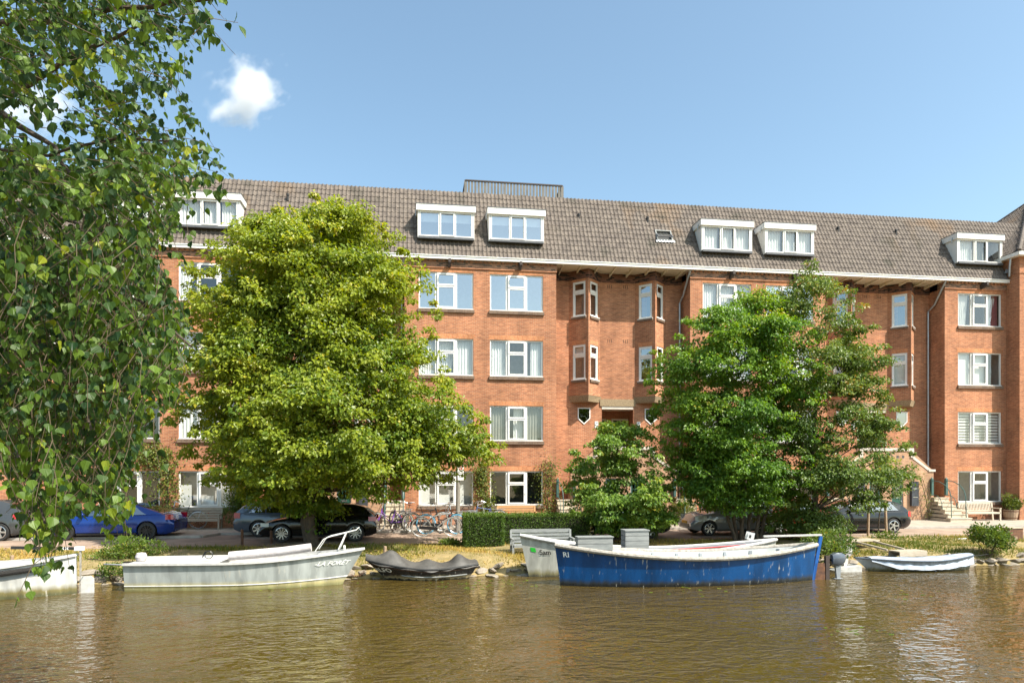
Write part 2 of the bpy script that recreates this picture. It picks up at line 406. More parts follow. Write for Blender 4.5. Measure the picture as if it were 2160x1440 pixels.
mr = n.new('ShaderNodeMapRange'); mr.inputs[1].default_value = .35; mr.inputs[2].default_value = .65; mr.inputs[3].default_value = .35; mr.inputs[4].default_value = 1.3; l.new(c, mr.inputs[0])
m1 = n.new('ShaderNodeMath'); m1.operation = 'MULTIPLY'; l.new(b, m1.inputs[0]); m1.inputs[1].default_value = .38
m2 = n.new('ShaderNodeMath'); m2.operation = 'ADD'; l.new(a, m2.inputs[0]); l.new(m1.outputs[0], m2.inputs[1])
m3 = n.new('ShaderNodeMath'); m3.operation = 'MULTIPLY'; l.new(m2.outputs[0], m3.inputs[0]); l.new(mr.outputs[0], m3.inputs[1])
bp = n.new('ShaderNodeBump'); bp.inputs['Strength'].default_value = 1; bp.inputs['Distance'].default_value = .095; l.new(m3.outputs[0], bp.inputs['Height']); l.new(bp.outputs[0], p.inputs['Normal'])
M['water'] = m
mb = MB(); mb.face([(-3000, -27, WATER_Z), (3000, -27, WATER_Z), (3000, -11.2, WATER_Z), (-3000, -11.2, WATER_Z)])
struct(mb.build('water', M['water']))

# stones of the revetment along the water line
rev = empty('stone_revetment', (0, BANK_Y, WATER_Z), label=None, kind='structure')
M['stone'] = solid('bank_stone', (.34, .29, .23), .9, scale=3, col2=(.17, .145, .115), bump=.02)
def rock_mesh(i):
    r_ = random.Random(100+i); bm = bmesh.new()
    for k in range(15):
        v = Vector((r_.gauss(0, 1), r_.gauss(0, 1), r_.gauss(0, 1))).normalized()
        bm.verts.new((v.x*.5, v.y*.5, v.z*.5))
    res = bmesh.ops.convex_hull(bm, input=bm.verts)
    bmesh.ops.delete(bm, geom=[g for g in res['geom_interior'] if isinstance(g, bmesh.types.BMVert)], context='VERTS')
    bmesh.ops.recalc_face_normals(bm, faces=bm.faces)
    me = bpy.data.meshes.new('stone'); bm.to_mesh(me); bm.free(); me.materials.append(M['stone']); return me
rocks = [rock_mesh(i) for i in range(7)]
for row, (yy, zz) in enumerate(((-11.62, -.66), (-11.38, -.50), (-11.14, -.36))):
    x = -15.5+row*.13
    while x < 22.5:
        s = random.uniform(.26, .52)
        if not (row == 2 and random.random() < .35):
            o = link('stone', random.choice(rocks), rev, (x, yy-BANK_Y+random.uniform(-.07, .07), zz-WATER_Z-.075+random.uniform(-.03, .02)),
                     (random.uniform(-.2, .5), random.uniform(-.2, .2), random.uniform(0, 6.28)), (s*1.3, s*1.0, s*.42))
        x += s*1.0

# ================================================================ APARTMENT BLOCK
PER = 14.3
BLD = empty('apartment_block', (0, 0, 0), label='long four storey orange brick apartment block with grey tiled roof and dormers', cat='building')
TOPS = [2.6, 5.78, 8.98, 12.17]            # window heads per storey
BOTS = [0.93, 4.06, 7.2, 10.39]
WW = 2.62                                  # width of a triple window
COLS = [1.43, 4.86]                        # window centres on the first projecting bay
E0, E1 = -0.55, 6.83                       # edges of that bay
RD = 1.12                                   # depth of the recessed entrance bays
ZE = 12.74                                 # top of the walls
def wall_panel(mb, o, d, w, z0, z1, ops=(), dep=.12, m=0):
    """vertical wall from point o along d; openings (u0,u1,z0,z1); outward normal is (d.y,-d.x)"""
    us = sorted({0, w, *[q for op in ops for q in op[:2]]}); zs = sorted({z0, z1, *[q for op in ops for q in op[2:4]]})
    P = lambda u, z, e=0: (o[0]+d[0]*u-d[1]*e, o[1]+d[1]*u+d[0]*e, z)
    for i in range(len(us)-1):
        for j in range(len(zs)-1):
            uc, zc = (us[i]+us[i+1])/2, (zs[j]+zs[j+1])/2
            if any(a < uc < b and c < zc < e for a, b, c, e in [op[:4] for op in ops]): continue
            mb.face([P(us[i], zs[j]), P(us[i+1], zs[j]), P(us[i+1], zs[j+1]), P(us[i], zs[j+1])], m)
    for a, b, c, e in [op[:4] for op in ops]:
        mb.face([P(a, c), P(a, e), P(a, e, dep), P(a, c, dep)], m); mb.face([P(b, e), P(b, c), P(b, c, dep), P(b, e, dep)], m)
        mb.face([P(a, e), P(b, e), P(b, e, dep), P(a, e, dep)], m); mb.face([P(b, c), P(a, c), P(a, c, dep), P(b, c, dep)], m)

# ---- window kit (local: x along, -y outward, z up, origin bottom left on the wall face)
def frame_boxes(mb, x0, x1, z0, z1, t, y0, y1):
    mb.box(x0, x0+t, y0, y1, z0, z1); mb.box(x1-t, x1, y0, y1, z0, z1)
    mb.box(x0+t, x1-t, y0, y1, z0, z0+t); mb.box(x0+t, x1-t, y0, y1, z1-t, z1)
def pane_mesh(x0, x1, z0, z1, y, mat):
    mb = MB(); mb.face([(x0, y, z0), (x1, y, z0), (x1, y, z1), (x0, y, z1)]); return mb.mesh('pane', mat)
MESH = {}
def cached(key, fn):
    if key not in MESH: MESH[key] = fn()
    return MESH[key]
def curtain_mesh(x0, x1, z0, z1, y, mat, amp=.03, pinch=0.0, seed=0):
    r_ = random.Random(seed); n_ = max(6, int((x1-x0)/.03)); ph = r_.uniform(0, 6); fq = r_.uniform(38, 55)
    rows = []
    for k in range(5):
        t = k/4; row = []
        for i in range(n_+1):
            u = i/n_; x = x0+(x1-x0)*u
            if pinch > 0: x = x0+(x1-x0)*u*(1-pinch*(1-t)*1.0)
            if pinch < 0: x = x1-(x1-x0)*(1-u)*(1+pinch*(1-t))
            row.append((x, y+amp*math.sin(u*(x1-x0)*fq+ph+.5*math.sin(t*2+u*5)), z0+(z1-z0)*t))
        rows.append(row)
    mb = MB(); mb.grid(rows); return mb.mesh('curtain', mat, smooth='all')
def blind_mesh(x0, x1, z0, z1, y, mat, pitch, cover=.55):
    mb = MB(); z = z1
    while z > z0:
        mb.box(x0, x1, y, y+.006, max(z0, z-pitch*cover), z); z -= pitch
    return mb.mesh('blind', mat)
def triple_window(x, Y, zb, zt, style, seed, parent=BLD, sill=True):
    h = zt-zb; w = WW; key = round(h, 2)
    t = .06; a, b = w*.318, w*.682
    def fr():
        mb = MB(); frame_boxes(mb, 0, w, 0, h, t, .05, .13)
        for q in (a, b): mb.box(q-.05, q+.05, .045, .132, t, h-t)
        return mb.mesh('window', M['white'])
    W_ = link('window', cached(('tw', key), fr), parent, (x-w/2, Y, zb))
    zt_ = h*.635
    def sash(z0, z1, pr):
        def f():
            mb = MB(); frame_boxes(mb, a+.05, b-.05, z0, z1, .075, -.0-pr, .06); return mb.mesh('sash', M['white'])
        return f
    link('sash', cached(('s1', key), sash(zt_, h-t, .03)), W_); link('sash', cached(('s2', key), sash(t, zt_-.006, .012)), W_)
    gm = M['glass_blue'] if style in ('blue', 'blueplain') else M['glass']
    for i, (x0, x1, z0, z1, y) in enumerate(((t, a-.05, t, h-t, .09), (b+.05, w-t, t, h-t, .09), (a+.125, b-.125, zt_+.075, h-t-.075, .02), (a+.125, b-.125, t+.075, zt_-.08, .03))):
        link('pane', cached(('p', i, key, gm.name), lambda: pane_mesh(x0, x1, z0, z1, y, gm)), W_)
    def room():
        mb = MB(); x0, x1, y0, y1, z0, z1 = -.25, w+.25, .16, 1.7, -.4, h+.15
        mb.face([(x0,y1,z0),(x1,y1,z0),(x1,y1,z1),(x0,y1,z1)]); mb.face([(x0,y0,z0),(x0,y1,z0),(x0,y1,z1),(x0,y0,z1)])
        mb.face([(x1,y1,z0),(x1,y0,z0),(x1,y0,z1),(x1,y1,z1)]); mb.face([(x0,y0,z1),(x0,y1,z1),(x1,y1,z1),(x1,y0,z1)])
        mb.face([(x0,y1,z0),(x0,y0,z0),(x1,y0,z0),(x1,y1,z0)])
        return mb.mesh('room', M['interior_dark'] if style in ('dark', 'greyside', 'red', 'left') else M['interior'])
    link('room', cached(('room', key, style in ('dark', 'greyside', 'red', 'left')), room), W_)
    def cur(x0, x1, z0=.02, z1=None, mat='curtain', pinch=0.0): 
        link('curtain', curtain_mesh(x0, x1, z0, z1 or h, .24, M[mat], pinch=pinch, seed=seed+int(x0*50)), W_)
    if style == 'sheer': cur(0, a-.02); cur(a+.02, b-.02, pinch=.25); cur(b+.02, w)
    elif style == 'sides': cur(0, a-.05); cur(b+.25, w)
    elif style == 'greyside': cur(0, a-.1, mat='curtain_grey'); cur(b, w, mat='curtain_grey'); cur(a+.35, b-.15)
    elif style == 'left': cur(0, a-.1, pinch=.55)
    elif style == 'red': cur(0, a-.08, pinch=.2); cur(b, w-.2, mat='curtain', pinch=.45); cur(w-.5, w-.05, mat='curtain_pink')
    elif style == 'blind': link('blind', blind_mesh(0, w, .02, h, .2, M['curtain'], .155, .6), W_)
    elif style == 'halfblind': link('blind', blind_mesh(0, w*.66, .02, h, .2, M['curtain'], 2, 1), W_)
    elif style == 'panel':
        link('blind', blind_mesh(.03, a*.62, .02, h*.62, .16, M['curtain'], 2, 1), W_); link('blind', blind_mesh(a+.12, b-.3, .02, h*.32, .16, M['curtain'], 2, 1), W_); link('blind', blind_mesh(b+.05, w-.45, .02, h*.6, .16, M['curtain'], 2, 1), W_)
        link('blind', blind_mesh(0, w, .02, h, .5, M['interior'], 4, 1), W_)
    if sill:
        mb = MB(); mb.box(-.05, w+.05, -.09, .06, -.16, -.012); link('sill', cached('sill', lambda: mb.mesh('sill', M['sillbrick'], uv=True)), W_)
        mb2 = MB(); mb2.box(-.0, w, -.035, .0, 0.0, .035); link('drip_rail', cached('drip', lambda: mb2.mesh('drip_rail', M['white'])), W_)
    mb = MB(); mb.box(-.06, w+.06, -.004, .1, h+.001, h+.225); link('lintel', cached(('lin', key), lambda: mb.mesh('lintel', M['soldier'], uv=True)), W_)
    return W_
def slim_window(loc, rz, w, h, style, seed, parent=BLD):
    key = (round(w, 2), round(h, 2)); t = .055; zt_ = h*.70
    def fr():
        mb = MB(); frame_boxes(mb, 0, w, 0, h, t, .03, .12); mb.box(t, w-t, .035, .118, zt_-.045, zt_+.045); return mb.mesh('window', M['white'])
    W_ = link('window', cached(('sw', key), fr), parent, loc, (0, 0, rz))
    def sash():
        mb = MB(); frame_boxes(mb, t, w-t, zt_+.045, h-t, .06, .015, .07); return mb.mesh('sash', M['white'])
    def sash2():
        mb = MB(); frame_boxes(mb, t, w-t, t, zt_-.045, .06, .06, .1); return mb.mesh('sash', M['white'])
    link('sash', cached(('ss', key), sash), W_); link('sash', cached(('ss2', key), sash2), W_)
    g = M['glass_blue'] if style == 'blue' else M['glass']
    link('pane', cached(('sp', key, g.name), lambda: pane_mesh(t+.06, w-t-.06, zt_+.1, h-t-.06, .05, g)), W_)
    link('pane', cached(('sp2', key, g.name), lambda: pane_mesh(t+.06, w-t-.06, t+.06, zt_-.105, .085, g)), W_)
    def room():
        mb = MB(); x0, x1, y0, y1, z0, z1 = -.0, w, .13, .45, 0, h
        mb.face([(x0,y1,z0),(x1,y1,z0),(x1,y1,z1),(x0,y1,z1)]); mb.face([(x0,y0,z0),(x0,y1,z0),(x0,y1,z1),(x0,y0,z1)])
        mb.face([(x1,y1,z0),(x1,y0,z0),(x1,y0,z1),(x1,y1,z1)]); mb.face([(x0,y0,z1),(x0,y1,z1),(x1,y1,z1),(x1,y0,z1)]); mb.face([(x0,y1,z0),(x0,y0,z0),(x1,y0,z0),(x1,y1,z0)])
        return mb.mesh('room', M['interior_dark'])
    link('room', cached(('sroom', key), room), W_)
    if style == 'blind': link('blind', blind_mesh(.05, w-.05, h*.72, h-.05, .16, M['curtain'], .06, .7), W_)
    if style == 'frost': link('blind', blind_mesh(.03, w-.03, .03, h-.03, .16, M['curtain'], 3, 1), W_)
    mb = MB(); mb.box(-.05, w+.05, -.07, .05, -.12, -.01); link('sill', cached(('ssill', key), lambda: mb.mesh('sill', M['sillbrick'], uv=True)), W_)
    mb2 = MB(); mb2.box(-.05, w+.05, -.08, .03, -.012, .02); link('drip_rail', cached(('sdrip', key), lambda: mb2.mesh('drip_rail', M['white'])), W_)
    mb3 = MB(); mb3.box(-.03, w+.03, -.003, .1, h+.001, h+.215); link('lintel', cached(('slin', key), lambda: mb3.mesh('lintel', M['soldier'], uv=True)), W_)
    return W_

# ---- projecting bays with two columns of windows
STY = {  # bay, column, storey -> curtain style
 (0,0,3):'blue',(0,0,2):'sheer',(0,0,1):'dark',(0,0,0):'panel',(0,1,3):'blue',(0,1,2):'sides',(0,1,1):'greyside',(0,1,0):'dark',
 (1,0,3):'sheer',(1,1,3):'blue',(1,0,2):'sides',(1,1,2):'sides',(1,0,1):'greyside',(1,1,1):'sheer',(1,0,0):'dark',(1,1,0):'dark',
 (2,0,3):'red',(2,0,2):'halfblind',(2,0,1):'blind',(2,0,0):'plain',
 (-1,1,3):'left',(-1,0,3):'blind',(-1,0,1):'dark',(-1,1,1):'sides',(-1,1,0):'panel',(-1,0,0):'dark'}
bays = [(-2, E0-2*PER, E1-2*PER), (-1, E0-PER, E1-PER), (0, E0, E1), (1, E0+PER, E1+PER), (2, E0+2*PER, 31.76)]
for k, xa, xb in bays:
    ops = []
    for ci, c in enumerate(COLS):
        cx = c+PER*k+(.12 if k == 2 else 0)
        if cx+1 > xb: continue
        for s in range(4):
            ops.append((cx-WW/2-xa, cx+WW/2-xa, BOTS[s], TOPS[s]))
            if k > -2: triple_window(cx, 0, BOTS[s], TOPS[s], STY.get((k, ci, s), 'sides'), k*40+ci*10+s)
    mb = MB(); wall_panel(mb, (xa, 0), (1, 0), xb-xa, 0, ZE-.34, ops)
    # side returns into the recesses, and the bay's own top
    mb.face([(xa, RD, 0), (xa, 0, 0), (xa, 0, ZE-.34), (xa, RD, ZE-.34)])
    if k < 2: mb.face([(xb, 0, 0), (xb, RD, 0), (xb, RD, ZE-.34), (xb, 0, ZE-.34)])
    mb.build('wall', M['brick'], BLD, uv=True)
    mb = MB(); mb.box(xa-.02, xb+.02 if k < 2 else xb, -.03, .5, ZE-.335, ZE)                     # frieze of mottled bricks
    mb.build('frieze', M['frieze'], BLD, uv=True)
    mb = MB(); mb.box(xa-.03, xb+.03 if k < 2 else xb, -.055, .0, ZE-.385, ZE-.33)                  # string course
    x = xa+.06
    while x < xb-.1:
        mb.box(x, x+.11, -.085, -.031, ZE-.085, ZE-.002); x += .22                      # dentil bricks under the gutter
    mb.build('cornice', M['brick'], BLD, uv=True)
    for c in COLS:                                                                     # hoist beams
        cx = c+PER*k+.15
        if cx+1 > xb or k == -2: continue
        mb = MB(); mb.prism([(-.03, ZE-.03), (-.03, ZE-.36), (-.20, ZE-.34), (-.5, ZE-.22), (-.5, ZE-.05)], cx-.06, cx+.06, plane='yz')
        hb = mb.build('hoist_beam', M['darkwood'], BLD)
        mb = MB(); mb.tube([(cx, -.43, ZE-.2), (cx, -.43, ZE-.34), (cx, -.41, ZE-.38), (cx, -.38, ZE-.35)], .012, 5); mb.build('hook', M['black'], hb)

# ---- recessed entrance bays with pointed oriels
def recess(k):
    xa, xb = E1+PER*k, E0+PER*(k+1); c = (xa+xb)/2; Q = .78; HB = .82
    zo = 6.4
    # back wall with the porch opening and pentagon windows (openings cut square, filled around the point below)
    pent = [(c-1.78, 0), (c+1.78, 0)]
    ops = [(c-.84-xa, c+.84-xa, 2.4, 5.86)]
    for px, _ in pent: ops.append((px-.33-xa, px+.33-xa, 5.28, 5.84))
    mb = MB(); wall_panel(mb, (xa, RD), (1, 0), xb-xa, 0, ZE-.4, ops, dep=.16)
    # porch interior
    y1 = RD+1.7; x0, x1 = c-1.12, c+1.12
    mb.face([(c-.84, RD+.16, 2.4), (c-.84, RD+.16, 5.86), (x0, RD+.2, 5.86), (x0, RD+.2, 2.4)])
    wall_panel(mb, (x0, y1), (1, 0), x1-x0, 2.4, 5.86)
    mb.face([(x0, RD+.1, 2.4), (x0, y1, 2.4), (x0, y1, 5.86), (x0, RD+.1, 5.86)]); mb.face([(x1, y1, 2.4), (x1, RD+.1, 2.4), (x1, RD+.1, 5.86), (x1, y1, 5.86)])
    mb.build('wall', M['brick'], BLD, uv=True)
    mb = MB(); mb.box(x0, x1, RD+.17, y1, 5.84, 5.9); mb.build('porch_ceiling', M['cream'], BLD); mb = MB(); mb.box(c-.84, c+.84, RD-.02, RD+.16, 5.78, 5.925); mb.build('porch_beam', M['stone_trim'], BLD)
    mb = MB(); mb.box(x0, x1, RD+.05, y1, 2.3, 2.42); mb.build('porch_floor', M['step'], BLD)
    # front doors in the porch
    for dx in (-.62, .62):
        dw, dh = .92, 3.0; xx = c+dx-dw/2
        mb = MB(); frame_boxes(mb, 0, dw, 0, dh, .09, -.06, .0); mb.box(.09, dw-.09, -.055, 0, 2.12, 2.24)
        D = mb.build('door_frame', M['cream'], BLD, (xx, y1, 2.42))
        mb = MB(); mb.box(.09, dw-.09, -.03, -.005, .09, 2.12); mb.build('door', M['dark_box'], D)
        mb = MB(); mb.box(.09, dw-.09, -.02, -.012, 2.24, dh-.09); mb.build('transom_pane', M['carglass'], D)
        mb = MB(); zc = (2.24+dh-.09)/2; hz = (dh-.09-2.24)/2; w2 = dw/2
        for s in ((.09, w2), (dw-.09, w2)):
            mb.beam((s[0], -.035, zc), (s[1], -.035, zc+hz), .03, .03); mb.beam((s[0], -.035, zc), (s[1], -.035, zc-hz), .03, .03)
        mb.build('diamond_bars', M['cream'], D)
    # house number plates
    for dx in (-1.12, 1.12):
        mb = MB(); mb.box(-.09, .09, -.02, 0, 0, .33); P_ = mb.build('number_plate', M['white'], BLD, (c+dx, RD-.003, 4.82))
        mb = MB()
        for zz in (.07, .2):
            for xx in (-.05, .012): mb.box(xx, xx+.03, -.0235, -.0195, zz, zz+.06)
        mb.build('plate_print', solid('plate_blue', (.05, .12, .3), .5) if 'pb' not in M else M['pb'], P_)
    # pentagon windows
    for px, _ in pent:
        poly = [(-.33, .3), (0, .0), (.33, .3), (.33, .86), (-.33, .86)]; inn = [(-.28, .325), (0, .07), (.28, .325), (.28, .81), (-.28, .81)]
        def pf():
            mb = MB()
            for i in range(5):
                j = (i+1) % 5
                for y in (-.03,): mb.face([(poly[i][0], y, poly[i][1]), (poly[j][0], y, poly[j][1]), (inn[j][0], y, inn[j][1]), (inn[i][0], y, inn[i][1])])
                mb.face([(poly[i][0], -.03, poly[i][1]), (poly[i][0], .05, poly[i][1]), (poly[j][0], .05, poly[j][1]), (poly[j][0], -.03, poly[j][1])])
                mb.face([(inn[j][0], -.03, inn[j][1]), (inn[j][0], .05, inn[j][1]), (inn[i][0], .05, inn[i][1]), (inn[i][0], -.03, inn[i][1])])
            return mb.mesh('window', M['white'])
        Wp = link('window', cached('pent', pf), BLD, (px, RD, 4.98))
        mb = MB(); mb.prism(inn, -.008, -.002); link('pane', cached('pentg', lambda: mb.mesh('pane', M['carglass'], fix=True)), Wp)
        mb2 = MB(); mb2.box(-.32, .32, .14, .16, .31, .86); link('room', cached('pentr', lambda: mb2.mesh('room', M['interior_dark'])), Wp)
    # oriels
    for oc in (c-1.74, c+1.74):
        A = (oc-HB, RD); T = (oc, RD-Q); B = (oc+HB, RD); L_ = math.hypot(HB, Q); dl = (HB/L_, -Q/L_); dr = (HB/L_, Q/L_)
        w = .74; u0 = (L_-w)/2+.02
        ops = [(u0, u0+w, BOTS[s], TOPS[s]) for s in (2, 3)]
        mb = MB(); wall_panel(mb, A, dl, L_, zo, ZE-.4, ops); wall_panel(mb, T, dr, L_, zo, ZE-.4, [(L_-u0-w, L_-u0, o_[2], o_[3]) for o_ in ops])
        mb.build('oriel', M['brick'], BLD, uv=True)
        for s in (2, 3):
            st = random.choice(['blue', 'plain', 'blind', 'frost'])
            if k == 0: st = {2: 'blind', 3: 'plain'}[s] if oc < c else 'blue'
            if k == 1: st = 'frost' if s == 2 else 'blue'
            slim_window((A[0]+dl[0]*u0, A[1]+dl[1]*u0, BOTS[s]), math.atan2(dl[1], dl[0]), w, TOPS[s]-BOTS[s], st, 5)
            slim_window((T[0]+dr[0]*(L_-u0-w), T[1]+dr[1]*(L_-u0-w), BOTS[s]), math.atan2(dr[1], dr[0]), w, TOPS[s]-BOTS[s], 'plain', 6)
        # pebbled concrete foot of the oriel
        g = .03; mb = MB()
        a1 = [(A[0]-g*2, RD-.005, zo+.02), (T[0], T[1]-g*1.5, zo+.02), (B[0]+g*2, RD-.005, zo+.02)]; a2 = [(A[0]+.06, RD-.005, zo-.30), (T[0], T[1]+.10, zo-.28), (B[0]-.06, RD-.005, zo-.30)]
        mb.face([a2[0], a2[1], a1[1], a1[0]]); mb.face([a2[1], a2[2], a1[2], a1[1]]); mb.face([a2[2], a2[1], a2[0]]); mb.face([a1[0], a1[1], a1[2]])
        mb.build('oriel_foot', M['concrete'], BLD)
        mb = MB(); e = .035                                                                # dark frieze round the oriel's head
        for (p0, p1) in ((A, T), (T, B)):
            q0 = Vector((p0[0], p0[1]-e)); q1 = Vector((p1[0], p1[1]-e))
            mb.face([(q0.x, q0.y, ZE-.45), (q1.x, q1.y, ZE-.45), (q1.x, q1.y, ZE-.004), (q0.x, q0.y, ZE-.004)])
        mb.face([(A[0], RD-e, ZE-.45), (B[0], RD-e, ZE-.45), (T[0], T[1]-e, ZE-.45)])
        mb.build('frieze', M['frieze_dark'], BLD, uv=True)
    mb = MB()
    for (q0, q1) in ((xa, c-1.74-HB), (c-1.74+HB, c+1.74-HB), (c+1.74+HB, xb)):
        mb = MB(); mb.box(q0, q1, RD-.03, RD+.05, ZE-.45, ZE-.004); mb.build('frieze', M['frieze_dark'], BLD, uv=True)
    mb = MB(); mb.box(c-.94, c+.94, RD-.05, RD+.0, 5.93, 6.3); mb.build('porch_lintel', M['concrete'], BLD)
    # brick air vents
    for zz in (9.2, 12.0):
        for dx in (-.42, .42):
            mb = MB()
            for q in (-.1, 0, .1): mb.box(c+dx+q-.02, c+dx+q+.02, RD-.004, RD+.01, zz, zz+.17)
            mb.build('air_vent', M['rust'], BLD)
    # soffit and its brackets
    mb = MB(); mb.box(xa+.01, xb-.01, -.1, RD+.1, ZE, ZE+.03); sf = mb.build('soffit', M['cream'], BLD)
    nb = 8
    for i in range(nb):
        x = xa+.35+(xb-xa-.7)*i/(nb-1)
        mb = MB(); mb.prism([(-.09, ZE-.004), (RD-.05, ZE-.004), (RD-.05, ZE-.18), (RD-.3, ZE-.15), (-.09, ZE-.05)], x-.03, x+.03, plane='yz'); mb.build('bracket', M['cream'], sf)
    # down pipe in the corner
    mb = MB(); x = xb-.14; mb.tube([(x+.1, -.12, ZE), (x+.06, 0.1, ZE-.35), (x, .55, ZE-1.1), (x, RD-.08, ZE-1.4), (x, RD-.08, 6), (x, RD-.08, 1.6)], .05, 8); mb.tube([(x, RD-.08, 1.6), (x, RD-.08, 0)], .058, 8)
    for z in (10, 7.5, 5, 2.6): mb.tube([(x, RD-.08, z), (x, RD-.08, z+.06)], .062, 8)
    mb.build('down_pipe', M['zinc'], BLD, smooth=True)
M['pb'] = solid('plate_blue', (.06, .14, .32), .5)
for k in (-2, -1, 0, 1): recess(k)
XL, XR = E0-2*PER, 31.76
# gutter
mb = MB(); mb.box(XL, XR-.02, -.24, -.1, ZE+.002, ZE+.17); mb.box(XL, XR-.02, -.27, -.22, ZE+.135, ZE+.175); mb.build('gutter', M['white'], BLD)
mb = MB(); mb.box(XL, XR-.03, -.1, .3, ZE+.031, ZE+.06); mb.build('eaves_board', M['cream'], BLD)
# rear walls keep the block closed
mb = MB(); mb.box(XL, XR+3, 9.9, 10, 0, 16.6); mb.box(XL-.1, XL, 0, 10, 0, 12.8); mb.build('rear_wall', M['brick'], BLD, uv=True)

# ---- roof
EV = Vector((0, -.22, ZE+.17)); RG = Vector((0, 1.85, 16.78))
SL = (RG-EV).length; ES = (RG-EV).normalized(); EN = Vector((0, -ES.z, ES.y))
XT = 35.2
mb = MB(); mb.face([(XL, EV.y, EV.z-.03), (XR, EV.y, EV.z-.03), (XT, RG.y, RG.z-.05), (XL, RG.y, RG.z-.05)])
mb.box(XL, XR+3, RG.y-.02, 9.95, RG.z-.2, RG.z-.03)
ROOF = mb.build('roof', M['roofing'], BLD)
TW, TE = .2, .332; NR = int(round(SL/TE)); TE = SL/NR
PROF = [(0, .0), (.03, -.012), (.085, -.014), (.125, .002), (.15, .026), (.178, .03), (.206, .004)]
def tile_geo():
    v = []; f = []
    up = [(x, TE+.04, z) for x, z in PROF]; lo = [(x, 0, z+.024) for x, z in PROF]; lip = [(x, 0.002, z-.002) for x, z in PROF]
    v = lo+up+lip; n_ = len(PROF)
    for i in range(n_-1):
        f.append((i, i+1, n_+i+1, n_+i)); f.append((2*n_+i, 2*n_+i+1, i+1, i))
    return np.array(v), np.array(f)
tv, tf = tile_geo()
TB = np.array([[1, 0, 0], list(ES), list(EN)])          # rows: local x, y(up slope), z(normal)
dormers = [(c+PER*k+(.14 if k == 2 else 0), k, i) for k in (-1, 0, 1, 2) for i, c in enumerate(COLS) if c+PER*k < 31]
DW, DZ0, DZ1 = 2.72, 13.80, 15.38
def in_dormer(x, z):
    for dx, _, _ in dormers:
        if abs(x-dx) < DW/2-.05 and DZ0-.12 < z < DZ1-.1: return True
    sk = 12.62
    return abs(x-sk) < .45 and 14.35 < z < 15.0
tiles = []
for r_ in range(NR):
    for c_ in range(int((XT-XL)/TW)):
        x = XL+c_*TW; s = r_*TE; z = EV.z+ES.z*(s+TE/2)
        if x > (31.5 if z < 14.1 else 31.6+(z-14.1)*1.15): continue
        if in_dormer(x+.1, z): continue
        tiles.append((x, s))
def tile_origin(x, s): return np.array([x, EV.y+ES.y*s+EN.y*.01, EV.z+ES.z*s+EN.z*.01])
near = sorted(tiles, key=lambda q: (abs(q[0]-5.2), q[1]))
near = [q for q in near if q[0] > 1.2][:300]; ns = set(near)
tme = bpy.data.meshes.new('tile'); tme.from_pydata((tv@TB).tolist(), [], tf.tolist()); tme.materials.append(M['tile']); tme.update()
for q in near:
    o_ = tile_origin(*q); link('tile', tme, ROOF, tuple(o_+np.array([0, 0, random.uniform(-.004, .004)])))
rest = [q for q in tiles if q not in ns]
allv = np.concatenate([(tv@TB)+tile_origin(*q)+np.array([0, rng.uniform(-.004, .004), rng.uniform(-.004, .004)]) for q in rest]); k_ = len(tv)
allf = np.concatenate([tf+i*k_ for i in range(len(rest))])
tag(link('tile_field', fast_mesh('tile_field', allv, allf, M['tile']), ROOF), kind='stuff')
# vent pipes on the slope
for px, py in ((1221, 457), (1366, 463), (1768, 484), (1890, 490), (607, 415), (770, 440)):
    q = at_plane(px, py, 1.2); mb = MB(); mb.lathe([(.0, .16), (.07, .15), (.075, .06), (.05, .05), (.05, -.2)], 10); mb.build('vent_pipe', M['black'], ROOF, tuple(q), smooth=True)

